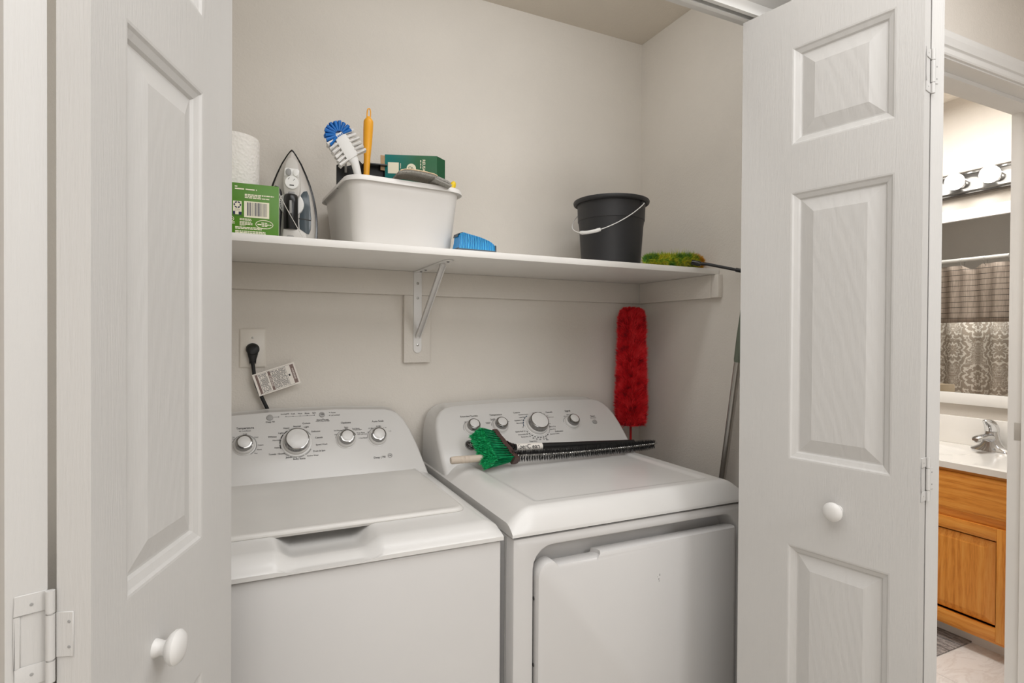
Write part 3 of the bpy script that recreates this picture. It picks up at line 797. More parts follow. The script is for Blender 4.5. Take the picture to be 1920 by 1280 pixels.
c.loops([[(x, y, 0.9205) for x, y in ins(0.003)], [(x, y, 0.9260) for x, y in ins(0)], [(x, y, 0.9305) for x, y in ins(0.0008)], [(x, y, 0.9335) for x, y in ins(0.004)], [(x, y, 0.9340) for x, y in ins(0.010)], [(x, y, 0.9325) for x, y in ins(0.016)]])
c.build('lid', M['lid'], t, world=True)
for x in (-1.50, -1.02):
    MB().box(x-0.03, x+0.03, -0.158, -0.146, 0.926, 0.9325).build('lid_hinge', M['appl_plastic'], t, bevel=0.002, world=True)
PW = Panel(-0.19, 0.943, -0.09, 1.106)
right = [(-0.934, 0.912), (-0.944, 0.950), (-0.957, 0.998), (-0.972, 1.040), (-0.988, 1.072), (-1.003, 1.089), (-1.020, 1.099), (-1.040, 1.104), (-1.10, 1.1075), (-1.19, 1.1115)]
mx = (X0+X1)/2
outl = right+[(2*mx-x, z) for x, z in reversed(right)]
console(t, PW, outl, -0.035)
knob(t, PW, -1.436, 1.027, 0.0265, False, math.radians(-115))
knob(t, PW, -1.303, 1.025, 0.0362, True, math.radians(-75))
knob(t, PW, -1.167, 1.025, 0.0265, False, math.radians(80))
knob(t, PW, -1.076, 1.025, 0.0265, False, math.radians(70))
button(t, PW, -1.371, 1.0935, 0.0085); b2 = button(t, PW, -1.230, 1.0945, 0.0078)
def wextra(g):
    for (x, z) in ((-1.3286, 1.0943), (-1.3092, 1.0941), (-1.2904, 1.0941), (-1.2709, 1.0941), (-1.2516, 1.0941), (-1.3475, 1.0943)):
        arc(g, PW, x, z, 0.0, 0.0013, 0, 360, 0.0009, 8)
    for (x, z) in ((-1.2089, 1.0990), (-1.2092, 1.0915)): arc(g, PW, x, z, 0.0, 0.0013, 0, 360, 0.0009, 8)
    for a in range(-68, -28, 20): arc(g, PW, -1.303, 1.025, 0.0420, 0.0446, a, a+17)
    for a in range(-110, -68, 20): arc(g, PW, -1.303, 1.025, 0.0420, 0.0446, a, a+17)
    ring_print(g, PW, -1.0463, 0.9735, 0.0058, 0.0066)
    arc(g, PW, -1.167, 1.025, 0.0285, 0.031, 10, 68); arc(g, PW, -1.167, 1.025, 0.0285, 0.031, -28, 2)
    put_text(g, '>II', PW.fr(-1.230, 1.0945, 0.0042), width=0.0075)
legends(t, PW, WT, wextra)
g = MB()
for a0, a1 in ((-26, -4), (0, 32), (36, 62), (120, 150), (154, 176), (180, 205), (209, 232)): arc(g, PW, -1.303, 1.025, 0.0420, 0.0446, a0, a1)
arc(g, PW, -1.436, 1.027, 0.0290, 0.0318, -70, 150)
arc(g, PW, -1.076, 1.025, 0.0285, 0.031, -90, 60); arc(g, PW, -1.167, 1.025, 0.0285, 0.031, -80, -32)
g.X = Matrix.Identity(4)
for a in ((-1.3286, -1.2516, 1.0940), (-1.362, -1.349, 1.0942)):
    g.X = PW.fr((a[0]+a[1])/2, a[2], 0.0006); w = (a[1]-a[0])/2; g.box(-w, w, -0.0006, 0.0006, 0, 0.0001); g.X = Matrix.Identity(4)
g.build('grey_legend', M['printgrey'], t, world=True, smooth=False, recalc=False, kind='stuff')
feet(t, X0, X1, -0.728, -0.05)

# ---- dryer
D0, D1 = -0.912, -0.215; DM = (D0+D1)/2
t = thing('dryer', 'white front-loading clothes dryer with brushes lying on top', 'dryer', (DM, -0.40, F))
c = MB()
z0, z1 = F+0.02, 0.8885
def front(q, r=0.012): return rr(DM, (z0+z1)/2, D1-D0-0.006-2*q, z1-z0-2*q, r)
def hole(q): return rr((-0.862-0.246)/2, (0.09+0.866)/2, 0.616-2*q, 0.776-2*q, 0.052-q)
# body shell with a recessed door bay
b0 = [(x, -0.05, z) for x, z in front(0, 0.004)]
L = [b0, [(x, -0.722, z) for x, z in front(0, 0.004)], [(x, -0.7305, z) for x, z in front(0.0035, 0.004)], [(x, -0.734, z) for x, z in front(0.012, 0.004)]]
L += [[(x, -0.734, z) for x, z in hole(0)], [(x, -0.7335, z) for x, z in hole(0.001)], [(x, -0.729, z) for x, z in hole(0.004)], [(x, -0.684, z) for x, z in hole(0.014)]]
c.loops(L)
cab = c.build('cabinet', M['enamel'], t, world=True)
MB().box(D0+0.008, D1-0.008, -0.729, -0.052, 0.888, 0.8925).build('seam_gasket', M['seam'], t, world=True, smooth=False)
MB().box(D0-0.0012, D0+0.004, -0.700, -0.698, z0+0.02, z1-0.005).build('side_seam', M['greyp'], t, world=True, smooth=False)
def dz(x, y):
    d = y+0.738; ds = min(x-D0, D1-x)
    f = math.sin(min(1, max(0, d)/0.036)*PI/2)**0.85
    g = math.sin(min(1, max(0, ds)/0.062)*PI/2)**1.0
    rear = sm((y+0.62)/0.5)
    z = 0.8985+0.0490*f*(1-(1-g)*0.62)+0.0*rear
    z -= 0.0045*sm((d-0.055)/0.02)*sm((ds-0.082)/0.014)
    return z
deck('top_panel', M['appl_plastic'], t, D0, D1, -0.738, -0.06, dz, 0.8925, 130, 90)
# door: outline with a stepped finger edge along its top
xl, xr, zb, zt, R_ = -0.854, -0.262, 0.115, 0.8225, 0.034
def dout(q):
    r = R_-q*0.6; pts = []
    x0, x1, a, b = xl+q, xr-q, zb+q, zt-q
    for i in range(7):
        an = PI+PI/2*i/6; pts.append((x0+r+r*math.cos(an), a+r+r*math.sin(an)))
    for i in range(7):
        an = -PI/2+PI/2*i/6; pts.append((x1-0.012+0.012*math.cos(an), a+0.012+0.012*math.sin(an)))
    pts += [(x1, b+0.010-0.006), (x1-0.003, b+0.010), (-0.684-q, b+0.010), (-0.688-q, b+0.009), (-0.690-q, b+0.001), (-0.693-q, b)]
    pts += [(-0.79, b), (-0.806+q, b), (-0.811+q, b+0.002), (-0.815+q, b+0.009)]
    for i in range(7):
        an = PI/2+PI/2*i/6; pts.append((x0+r+r*math.cos(an), b+0.010-r+r*math.sin(an)))
    return pts
c = MB()
c.loops([[(x, -0.706, z) for x, z in dout(0.004)], [(x, -0.728, z) for x, z in dout(0)], [(x, -0.738, z) for x, z in dout(0.0)], [(x, -0.7445, z) for x, z in dout(0.003)], [(x, -0.7475, z) for x, z in dout(0.010)]])
dd = c.build('door', M['enamel'], t, world=True)
for z in (0.748, 0.60):
    s = MB(); s.X = Matrix.Translation((xl-0.0002, -0.727, z)) @ Matrix.Rotation(-PI/2, 4, 'Y')
    s.lathe([(0.0042, 0), (0.0038, 0.0012), (0.0008, 0.0014)], 12); s.build('screw', M['seam'], dd, world=True)
for (sx, sz, sw, sh) in ((-0.520, 0.747, 0.0025, 0.005), (-0.523, 0.738, 0.003, 0.003), (-0.5215, 0.7335, 0.0025, 0.002), (-0.5265, 0.745, 0.0012, 0.0015)):
    MB().box(sx, sx+sw, -0.7477, -0.7474, sz, sz+sh).build('scuff_mark', M['greyp'], dd, world=True, smooth=False)
PD = Panel(-0.28, 0.92, -0.10, 1.105)
hw = [(0.3445, 0.905), (0.3445, 0.960), (0.342, 1.020), (0.337, 1.050), (0.328, 1.074), (0.314, 1.090), (0.296, 1.0995), (0.272, 1.1045), (0.18, 1.1075), (0.08, 1.109)]
outl = [(DM+a, z) for a, z in hw]+[(DM-a, z) for a, z in reversed(hw)]
console(t, PD, outl, -0.035)
knob(t, PD, -0.784, 1.036, 0.0255, False, math.radians(35))
knob(t, PD, -0.688, 1.036, 0.0255, False, math.radians(20))
knob(t, PD, -0.557, 1.031, 0.0370, True, math.radians(-55))
knob(t, PD, -0.421, 1.032, 0.0255, False, math.radians(40))
button(t, PD, -0.328, 1.030, 0.0085)
def dextra(g):
    for i in range(9): arc(g, PD, -0.557, 1.031, 0.0455, 0.0485, 140+i*12.5, 140+i*12.5+8)
legends(t, PD, DT, dextra)
g = MB()
for i in range(5): arc(g, PD, -0.557, 1.031, 0.0455, 0.0485, -88+i*13, -88+i*13+9)
g.build('blue_legend', M['printblue'], t, world=True, smooth=False, recalc=False, kind='stuff')
g = MB()
for i in range(6): arc(g, PD, -0.557, 1.031, 0.0455, 0.0480, 82+i*9, 82+i*9+6)
arc(g, PD, -0.557, 1.031, 0.0455, 0.0480, 30, 60)
arc(g, PD, -0.784, 1.036, 0.0278, 0.0300, -100, 40); arc(g, PD, -0.688, 1.036, 0.0278, 0.0300, -80, 60); arc(g, PD, -0.421, 1.032, 0.0278, 0.0300, -80, 60)
g.build('grey_legend', M['printgrey'], t, world=True, smooth=False, recalc=False, kind='stuff')
# round maker's badge: dark disc, bright rim and a four lobed scroll
k = MB(); k.X = PD.fr(-0.806, 0.992, 0.0003)
k.lathe([(0.0185, 0), (0.0185, 0.0018), (0.0172, 0.0026), (0.0168, 0.0016), (0.0004, 0.0016)], 36)
bd = k.build('badge', M['greyp'], t, world=True, label='round grey and black emblem badge')
k = MB(); k.X = PD.fr(-0.806, 0.992, 0.0020)
k.lathe([(0.0155, 0), (0.0155, 0.0003), (0.0004, 0.0003)], 32); k.build('badge_field', M['blackgloss'], bd, world=True)
k = MB(); k.X = PD.fr(-0.806, 0.992, 0.0026)
for q in range(4):
    a = PI/4+q*PI/2
    k.tube([(0.0058*math.cos(a)+0.0038*math.cos(a+u), 0.0058*math.sin(a)+0.0038*math.sin(a+u), 0) for u in [2*PI*i/14 for i in range(12)]], 0.0007, 6)
k.tube([(-0.003, -0.003, 0), (0, 0.001, 0), (0.003, -0.002, 0)], 0.0008, 6)
k.tube([(0.0125*math.cos(2*PI*i/28), 0.0125*math.sin(2*PI*i/28), 0) for i in range(28)], 0.00045, 6, closed=True)
k.build('badge_scroll', M['chrome'], bd, world=True)
feet(t, D0, D1, -0.728, -0.05)
# floor of the door bay behind the door reads darker through the gap only by its own shade
# ------------------------------------------------------------------ things on the shelf
ZS = 1.557
# paper towel roll
t = thing('paper_towel_roll', 'white quilted paper towel roll standing behind the green box', 'paper towel', (-1.4655, -0.20, ZS))
c = MB()
c.lathe([(0.020, 0), (0.060, 0), (0.0645, 0.003), (0.065, 0.006), (0.065, 0.272), (0.0635, 0.277), (0.058, 0.279), (0.020, 0.279)], 64, False, False)
c.build('paper', M['paper'], t)
c = MB(); c.lathe([(0.020, 0.0), (0.0205, 0.0), (0.0205, 0.279), (0.0188, 0.279), (0.0188, 0.0), (0.020, 0)], 32, False, False); c.build('cardboard_core', M['cardboard'], t)

# green carton with printed panel
t = thing('green_carton', 'bright green carton with barcode and recycling mark at left end of shelf', 'box', (-1.362, -0.385, ZS), math.radians(-2.0))
c = MB(); W, H, D = 0.150, 0.1215, 0.075
c.box(-W, 0, 0, D, 0, H)
bx = c.build('carton', M['greenbox'], t, bevel=0.0012)
MB().box(-0.0003, 0.0006, 0.001, D-0.001, 0.001, H-0.001).build('side_panel', M['boxside'], t, smooth=False, label='pale cream side face')
K = 0.142/1000      # metre per crop pixel of the print layout
def gx(u): return (u-1022)*K*0.93+0.0
def gz(v): return 0.121-(v-170)*K*0.905
def pb(mb, u0, u1, v0, v1, d=0.0006): mb.box(gx(u0), gx(u1), -d, 0.0002, gz(v1), gz(v0))
def words(mb, u0, u1, v0, v1, seed, wmin=24, wmax=70, gap=9):
    r = random.Random(seed); u = u0
    while u < u1-8:
        w = min(r.uniform(wmin, wmax), u1-u); pb(mb, u, u+w, v0, v1); u += w+gap
g = MB()
words(g, 310, 360, 222, 242, 1, 40, 50); words(g, 312, 660, 262, 284, 2, 60, 150, 22)
words(g, 468, 940, 356, 376, 3); words(g, 468, 720, 384, 402, 4); words(g, 468, 862, 412, 430, 5)
for i, v in enumerate((800, 822, 852, 874, 896, 916)): words(g, 388, 388+(180, 190, 180, 205, 210, 90)[i], v, v+13, 10+i, 20, 50, 6)
for i, v in enumerate((960, 985, 1030, 1056, 1078)): words(g, 318, (830, 740, 800, 815, 810)[i], v-10, v+6, 20+i, 24, 60, 7)
for i, v in enumerate((865, 890)): words(g, 196, 312, v, v+14, 40+i, 20, 50, 6)
for i, v in enumerate((795, 835, 865, 890)): words(g, -40, (60, 160, 70, 130)[i], v, v+13, 50+i, 20, 50, 6)
for cu, cv, r in ((252, 818, 40),):
    g.tube([(gx(cu)+r*K*math.cos(2*PI*i/24), -0.0003, gz(cv)+r*K*math.sin(2*PI*i/24)) for i in range(24)], 0.0006, 6, closed=True)
words(g, 226, 278, 810, 826, 60, 50, 52)
g.tube([(gx(784)+130*K*math.cos(2*PI*i/36), -0.0003, gz(886)+68*K*math.sin(2*PI*i/36)) for i in range(36)], 0.0008, 6, closed=True)
words(g, 735, 830, 850, 866, 61); words(g, 672, 900, 880, 898, 62); words(g, 740, 832, 908, 920, 63)
pb(g, 458, 862, 485, 775); pb(g, 285, 418, 495, 735)
g.build('pale_print', M['cream'], t, smooth=False, kind='stuff')
g = MB()
u = 505; r = random.Random(9)
while u < 825:
    w = r.choice((5, 5, 9, 14)); pb(g, u, u+w, 505, 745, 0.0008); u += w+r.choice((6, 6, 10, 14))
g.build('barcode', M['navy'], t, smooth=False, kind='stuff')
g = MB()
for i in range(6):     # ring of chasing arrows
    a = 2*PI*i/6
    cx_, cz_ = gx(352)+44*K*math.cos(a), gz(562)+44*K*math.sin(a)
    g.X = Matrix.Translation((cx_, -0.0008, cz_)) @ Matrix.Rotation(-(a+PI/2), 4, 'Y')
    g.prism([(-0.0024, -0.0014), (0.0006, -0.0014), (0.0006, -0.0022), (0.0030, 0.0), (0.0006, 0.0022), (0.0006, 0.0014), (-0.0024, 0.0014)], -0.0001, 0.0004)
g.X = Matrix.Identity(4)
pb(g, 285, 318, 680, 735, 0.0008); pb(g, 372, 418, 684, 738, 0.0008)
for i, v in enumerate((640, 660)): words(g, 310, 395, v, v+8, 70+i, 15, 30, 5)
pb(g, 20, 800, 752, 755, 0.0004)
g.build('recycling_mark', M['navy'], t, smooth=False, kind='stuff')
for cu, cv in ((60, 1010), (192, 1025)):
    g = MB(); g.prism(circle(gx(cu), gz(cv), 52*K, 24), -0.0006, 0.0001)
    o = g.build('round_pictogram', M['cream'], t, smooth=False)
    g = MB()
    g.X = Matrix.Translation((gx(cu), -0.0008, gz(cv))) @ Matrix.Rotation(math.radians(35), 4, 'Y')
    g.box(-0.0010, 0.0010, 0, 0.0003, -0.0050, 0.0050); g.box(-0.0032, -0.0016, 0, 0.0003, -0.003, 0.004); g.box(0.0018, 0.0034, 0, 0.0003, -0.004, 0.003)
    g.X = Matrix.Identity(4); g.build('pictogram_figure', M['inkdark'], o, smooth=False, kind='stuff')

# clothes iron, standing on its heel with the handle facing out
t = thing('clothes_iron', 'silver and black clothes iron standing on its heel beside the green box', 'iron', (-1.3235, -0.225, ZS), math.radians(-6))
K2 = 0.000298
def ix(u): return (u-660)*K2
def iz(v): return (1068-v)*K2
half = [(0, 180), (14, 192), (40, 232), (80, 305), (118, 395), (152, 490), (180, 590), (198, 690), (208, 790), (210, 880), (206, 960), (196, 1030), (188, 1068)]
def iol(k, kz=1.0):
    R = [(u*K2*k, (1068-v)*K2*kz) for u, v in half]
    return [(-x, z) for x, z in R[1:]][::-1]+R
c = MB(); c.prism(iol(1.0), 0.030, 0.037); c.build('soleplate', M['satin'], t, bevel=0.001, seg=1)
c = MB(); L = [[(x, y, z) for x, z in iol(k, kz)] for k, kz, y in ((1.02, 1.0, 0.030), (1.06, 1.014, 0.024), (1.06, 1.014, 0.018), (0.965, 0.985, 0.016))]
c.loops(L); c.build('edge_band', M['blackgloss'], t)
c = MB(); L = [[(x, y, z) for x, z in iol(k, kz)] for k, kz, y in ((0.97, 0.985, 0.017), (0.965, 0.982, 0.008), (0.93, 0.968, -0.004), (0.84, 0.935, -0.014), (0.70, 0.90, -0.020), (0.45, 0.80, -0.023))]
c.loops(L); c.build('housing', M['ironbody'], t)
# dark wells either side of the handle
wl = [(505, 560), (530, 536), (560, 545), (582, 580), (596, 640), (590, 760), (580, 900), (575, 1000), (560, 985), (548, 900), (530, 880), (512, 740), (500, 620)]
wr = [(738, 600), (760, 570), (790, 560), (806, 600), (818, 700), (826, 800), (822, 900), (806, 945), (770, 935), (728, 915), (724, 850), (728, 760), (735, 680)]
def well(poly, y0, y1): return [[(ix(u), y, iz(v)) for u, v in poly] for y in (y0, y1)]
c = MB(); c.loops(well(wl, 0.006, -0.0235)); c.build('water_tank', M['irontankdark'], t, bevel=0.002)
c = MB(); c.loops(well(wr, 0.006, -0.0235)); c.build('water_tank', M['irontank'], t, bevel=0.002)
c = MB(); c.loops(well([(724, 806), (826, 818), (826, 826), (724, 814)], -0.0225, -0.0243)); c.build('tank_line', M['irontankdark'], t)
# temperature dial peeking out behind the grip
c = MB(); c.X = Matrix.Translation((ix(662), -0.0235, iz(690))) @ Matrix.Rotation(PI/2, 4, 'X')
c.lathe([(0.0310, 0), (0.0305, 0.006), (0.028, 0.008), (0.0005, 0.008)], 36); c.build('temperature_dial', M['whitep'], t)
c = MB()
for a in range(150, 215, 12):
    c.X = Matrix.Translation((ix(662)+0.0265*math.cos(math.radians(a)), -0.0318, iz(690)+0.0265*math.sin(math.radians(a))))
    c.box(-0.0009, 0.0009, -0.0003, 0.0002, -0.0016, 0.0016)
c.X = Matrix.Identity(4); c.build('dial_marks', M['inkdark'], t, smooth=False, kind='stuff')
# control column
col = [(606, 640), (598, 560), (600, 470), (608, 395), (618, 340), (640, 312), (664, 306), (690, 312), (714, 340), (726, 395), (734, 470), (738, 560), (728, 640)]
c = MB(); c.loops(well(col, -0.015, -0.050)); c.build('control_column', M['ironbody'], t, bevel=0.004, seg=3)
c = MB(); c.loops(well([(610, 408), (624, 400), (716, 404), (728, 414), (724, 470), (608, 470)], -0.049, -0.0515)); kp = c.build('button_plate', M['whitep'], t, bevel=0.0006)
for u, m_ in ((642, 'greyp'), (700, 'whitep')):
    c = MB(); c.loops(well([(u+23*math.cos(2*PI*i/18), 437+31*math.sin(2*PI*i/18)) for i in range(18)], -0.0505, -0.0545)); c.build('spray_button', M[m_], t, bevel=0.0008)
c = MB(); c.X = Matrix.Translation((ix(668), -0.0495, iz(524))) @ Matrix.Rotation(PI/2, 4, 'X')
c.lathe([(0.0170, 0), (0.0168, 0.003), (0.0155, 0.0042), (0.0005, 0.0042)], 32); sd = c.build('steam_dial', M['whitep'], t)
c = MB()
for (u, v, a) in ((644, 492, 0.6), (686, 500, 0.7)):
    c.X = Matrix.Translation((ix(u), -0.0539, iz(v))) @ Matrix.Rotation(a, 4, 'Y'); c.box(-0.0005, 0.0005, -0.0002, 0.0002, -0.0028, 0.0028)
c.X = Matrix.Identity(4); c.box(ix(650), ix(686), -0.0541, -0.0537, iz(552), iz(544)); c.build('dial_marks', M['inkdark'], sd, smooth=False, kind='stuff')
c = MB(); c.loops(well([(636, 640), (640, 600), (690, 600), (696, 640)], -0.030, -0.052)); c.build('spray_neck', M['greyp'], t, bevel=0.002)
# grip: black bridge
c = MB()
def sec(v, w, y0, y1): return [(ix(662)+w*math.cos(2*PI*i/20), (y0+y1)/2+(y1-y0)/2*math.sin(2*PI*i/20), iz(v)) for i in range(20)]
c.loops([sec(625, 0.0160, -0.060, -0.016), sec(650, 0.0172, -0.066, -0.030), sec(720, 0.0172, -0.070, -0.038), sec(800, 0.0172, -0.070, -0.038), sec(880, 0.0175, -0.066, -0.030), sec(925, 0.0185, -0.060, -0.014)])
c.build('grip', M['ironblack'], t)
c = MB(); c.loops(well([(652, 690), (670, 690), (671, 800), (652, 800)], -0.068, -0.0712)); c.build('grip_highlight', M['greyp'], t, bevel=0.001)  # pale strip painting the gloss highlight on the black grip
c = MB(); c.loops(well([(596, 925), (640, 908), (735, 918), (790, 955), (800, 1010), (802, 1068), (582, 1068), (588, 1000)], 0.0, -0.052)); c.build('heel', M['ironbody'], t, bevel=0.005, seg=3)
c = MB(); c.loops(well([(630, 985), (640, 978), (678, 978), (690, 986), (690, 1060), (628, 1060)], -0.050, -0.0535)); c.build('cord_cap', M['btn'], t, bevel=0.001)
# thin pale thread slanting in front of the iron
c = MB(); c.tube([(-1.3605, -0.330, 1.678), (-1.342, -0.332, 1.640), (-1.320, -0.334, 1.600), (-1.297, -0.336, ZS+0.001)], 0.0009, 6)
tag(c.build('thread', M['ironbody'], None), 'thin pale thread slanting from green carton across the iron', 'thread')

# white tub
t = thing('plastic_tub', 'white plastic dish tub full of cleaning supplies on the shelf', 'tub', (-1.054, -0.192, ZS), math.radians(4.2))
tub = t
def sec2(hw, hd, r, z): return [(x, y, z) for x, y in rr(0, 0, 2*hw, 2*hd, r, 8)]
Ht = 0.178
c = MB()
c.loops([sec2(0.126, 0.140, 0.030, 0.004), sec2(0.132, 0.146, 0.034, 0.0), sec2(0.1365, 0.1505, 0.036, 0.006), sec2(0.151, 0.1655, 0.040, Ht-0.030), sec2(0.1520, 0.1665, 0.041, Ht-0.028), sec2(0.1535, 0.168, 0.042, Ht-0.003),
         sec2(0.1500, 0.1645, 0.040, Ht-0.003), sec2(0.1475, 0.162, 0.040, Ht-0.03), sec2(0.1335, 0.147, 0.034, 0.008), sec2(0.128, 0.142, 0.031, 0.0055)], True, True, True)
c.build('basin', M['binwhite'], t)
c = MB()
c.loops([sec2(0.1500, 0.1645, 0.040, Ht-0.003), sec2(0.1535, 0.168, 0.042, Ht+0.001), sec2(0.160, 0.1745, 0.048, Ht+0.001), sec2(0.1645, 0.179, 0.052, Ht-0.004), sec2(0.166, 0.1805, 0.053, Ht-0.013), sec2(0.1646, 0.179, 0.052, Ht-0.013), sec2(0.162, 0.177, 0.05, Ht-0.006), sec2(0.1535, 0.168, 0.042, Ht-0.005)], True, False, False)
c.build('rolled_rim', M['binwhite'], t)

# dish brush in the tub, blue fan at the tip and white tufts along both sides
t = thing('dish_brush', 'white dish brush with blue tip bristles leaning in the tub', 'brush', (-1.168, -0.290, 1.597))
S = 0.000245
def bp(u, v, y): return Vector(((u-480)*S*0.98, y, 0.1745+(800-v)*S))
ax = Vector((-205, 0, 258)).normalized(); pp = Vector((258, 0, 205)).normalized()
c = MB()
def bsec(u, v, w, th):
    o = bp(u, v, 0); return [o+pp*(w*math.cos(a))*1.0+Vector((0, th*math.sin(a), 0)) for a in [2*PI*i/16 for i in range(16)]]
c.loops([bsec(560, 1180, 0.010, 0.008), bsec(520, 960, 0.011, 0.008), bsec(492, 820, 0.0115, 0.008), bsec(468, 730, 0.0120, 0.007), bsec(440, 680, 0.0150, 0.006)])
c.build('handle', M['whitep'], t)
c = MB()
h0, h1 = bp(445, 690, 0), bp(288, 452, 0)
pl = []
for k, w in ((0, 0.0148), (0.1, 0.0165), (0.5, 0.0165), (0.98, 0.0160), (1.0, 0.0150)):
    o = h0.lerp(h1, k); pl.append((o, w))
poly = [(o+pp*w) for o, w in pl]+[(o-pp*w) for o, w in reversed(pl)]
c.loops([[p+Vector((0, -0.008, 0)) for p in poly], [p+Vector((0, 0.010, 0)) for p in poly]]); c.build('head', M['whitep'], t, bevel=0.0015)
def tuft(mb, p, d, l, r, n=7):
    d = Vector(d).normalized(); a = d.orthogonal().normalized(); b = d.cross(a)
    L = []
    for q, k in ((0, 0.8), (0.5, 1.0), (1.0, 1.25)):
        L.append([p+d*l*q+(a*math.cos(2*PI*i/n)+b*math.sin(2*PI*i/n))*r*k*(1+(random.uniform(-0.25, 0.25) if q == 1 else 0))+d*(random.uniform(-0.0012, 0.0012) if q == 1 else 0) for i in range(n)])
    mb.loops(L)
for sgn in (1, -1):
    for i in range(6):
        o = h0.lerp(h1, 0.05+0.168*i)+pp*sgn*0.0145
        c = MB()
        for yy in (-0.006, 0.001, 0.008):
            tuft(c, o+Vector((0, yy, 0)), pp*sgn+Vector((0, random.uniform(-0.08, 0.08), 0))+ax*random.uniform(-0.06, 0.06)-ax*0.12, 0.0265+random.uniform(-0.0015, 0.0015), 0.0036)
        c.build('tuft', M['whitebr'], t)
for i in range(11):
    a = math.radians(-98+20*i)
    d = ax*math.cos(a)-pp*math.sin(a)
    o = h1.lerp(h0, 0.06)+d*0.010
    c = MB()
    for yy in (-0.007, 0.0, 0.007):
        tuft(c, o+Vector((0, yy, 0)), d+Vector((0, random.uniform(-0.08, 0.08), 0)), 0.0255+random.uniform(-0.002, 0.002), 0.0039)
    c.build('tuft', M['blue'], t, label='blue bristle tuft')
c = MB(); o = h1-ax*0.006
for i in range(5):
    q = o+pp*(-0.011+0.0055*i)+Vector((0, -0.0086, 0)); c.ball(q, 0.0021, 8, 6)
c.build('tuft_hole', M['blue'], t)
# scraper edge behind the brush head
c = MB(); q = h1
c.loops([[q+ax*(0.030*math.cos(a))-pp*(0.032*math.sin(a))+Vector((0, y, 0)) for a in [math.radians(-10+9*i) for i in range(8)]]+[q+ax*(0.024*math.cos(a))-pp*(0.026*math.sin(a))+Vector((0, y, 0)) for a in [math.radians(53-9*i) for i in range(8)]] for y in (0.010, 0.014)])
c.build('scraper', M['black'], t)

# yellow handle standing in the tub
t = thing('yellow_handled_brush', 'amber yellow tool handle with hanging loop standing in the tub', 'brush', (-1.141, -0.262, 1.60))
c = MB(); c.X = Matrix.Rotation(math.radians(2.0), 4, 'Y')
c.lathe([(0.0070, 0.0), (0.0078, 0.10), (0.0080, 0.176), (0.0090, 0.215), (0.0118, 0.255), (0.0130, 0.290), (0.0131, 0.312), (0.0120, 0.316), (0.0062, 0.3235), (0.0050, 0.326)], 28)
c.build('grip', M['yellow'], t)
c = MB(); c.X = Matrix.Rotation(math.radians(2.0), 4, 'Y')
c.tube([(-0.0043, 0, 0.322), (-0.0046, 0, 0.334), (-0.0042, 0, 0.342), (-0.0026, 0, 0.3475), (0, 0, 0.3492), (0.0026, 0, 0.3475), (0.0042, 0, 0.342), (0.0046, 0, 0.334), (0.0043, 0, 0.322)], 0.0017, 8)
c.build('hanging_loop', M['yellow'], t)
c = MB(); c.box(-0.030, 0.030, -0.018, 0.018, -0.030, 0.002); c.build('brush_block', M['yellow'], t, bevel=0.004)

# black dustpan behind the handle
t = thing('dustpan', 'black plastic dustpan sticking up behind the yellow handle', 'dustpan', (-1.11, -0.225, 1.62))
def dp(u, v): return ((u-480)*S*1.04-0.052, 0.160+(800-v)*S*1.04)
c = MB(); c.prism([dp(*q) for q in ((292, 1000), (292, 748), (318, 738), (340, 752), (392, 752), (440, 735), (492, 640), (520, 660), (568, 704), (640, 706), (820, 700), (838, 830), (850, 1000))], -0.006, -0.003)
c.build('pan', M['black'], t, bevel=0.001)
c = MB(); c.loops([[(x, -0.004, z) for x, z in [dp(*q) for q in ((568, 704), (640, 706), (820, 700))]][::1]+[(x, -0.0035, z-0.003) for x, z in [dp(*q) for q in ((820, 700), (640, 706), (568, 704))]],
                   [(x, -0.030, z) for x, z in [dp(*q) for q in ((568, 704), (640, 706), (820, 700))]]+[(x, -0.030, z-0.003) for x, z in [dp(*q) for q in ((820, 700), (640, 706), (568, 704))]]])
c.build('lip', M['blackgloss'], t)
c = MB(); c.prism([dp(*q) for q in ((372, 830), (374, 700), (384, 690), (392, 700), (396, 830))], -0.016, -0.010); c.build('clip', M['greyp'], t, bevel=0.001)

# teal carton in the tub
t = thing('teal_carton', 'teal and green carton with open end flap sitting in the tub', 'box', (-1.0800, -0.240, 1.755), math.radians(-20))
c = MB(); c.box(0, 0.1455, 0, 0.045, 0, 0.0825); c.build('carton', M['teal'], t, bevel=0.0008)
c = MB(); c.X = Matrix.Translation((0.1455, 0.001, 0)) @ Matrix.Rotation(math.radians(38), 4, 'Z'); c.loops([[(0, y, 0.004), (0.028, y, -0.002), (0.028, y, 0.0765), (0, y, 0.0825)] for y in (0, 0.0008)])
c.build('end_flap', M['tealdark'], t, smooth=False, label='dark green end flap')
c = MB(); c.X = Matrix.Translation((0.0, 0.001, 0)) @ Matrix.Rotation(math.radians(205), 4, 'Z'); c.box(0, 0.0125, -0.0008, 0, 0.037, 0.079); c.build('inner_flap', M['cardboard'], t, smooth=False, label='brown cardboard flap')
MB().box(-0.0006, 0.0, 0.001, 0.044, 0.001, 0.0815).build('open_end', M['seam'], t, smooth=False)
c = MB(); c.box(0.0085, 0.0385, -0.0005, 0.0002, 0.0295, 0.0605); c.build('blank_sticker', M['cream'], t, smooth=False, label='white square sticker')
c = MB(); c.prism(circle(0.0735, 0.0455, 0.0130, 32), -0.0005, 0.0002); lg = c.build('round_logo', M['cream'], t, smooth=False, label='pale green round logo')
c = MB(); put_text(c, 'Ola', frame((0.0735, -0.0008, 0.0455), (0.94, 0, -0.34), (0.34, 0, 0.94)), width=0.0165); c.build('logo_script', M['tealdark'], lg, smooth=False)
c = MB(); put_text(c, 'REUSABLE', frame((0.1085, -0.0006, 0.0455), (0, 0, -1), (1, 0, 0)), width=0.0500)
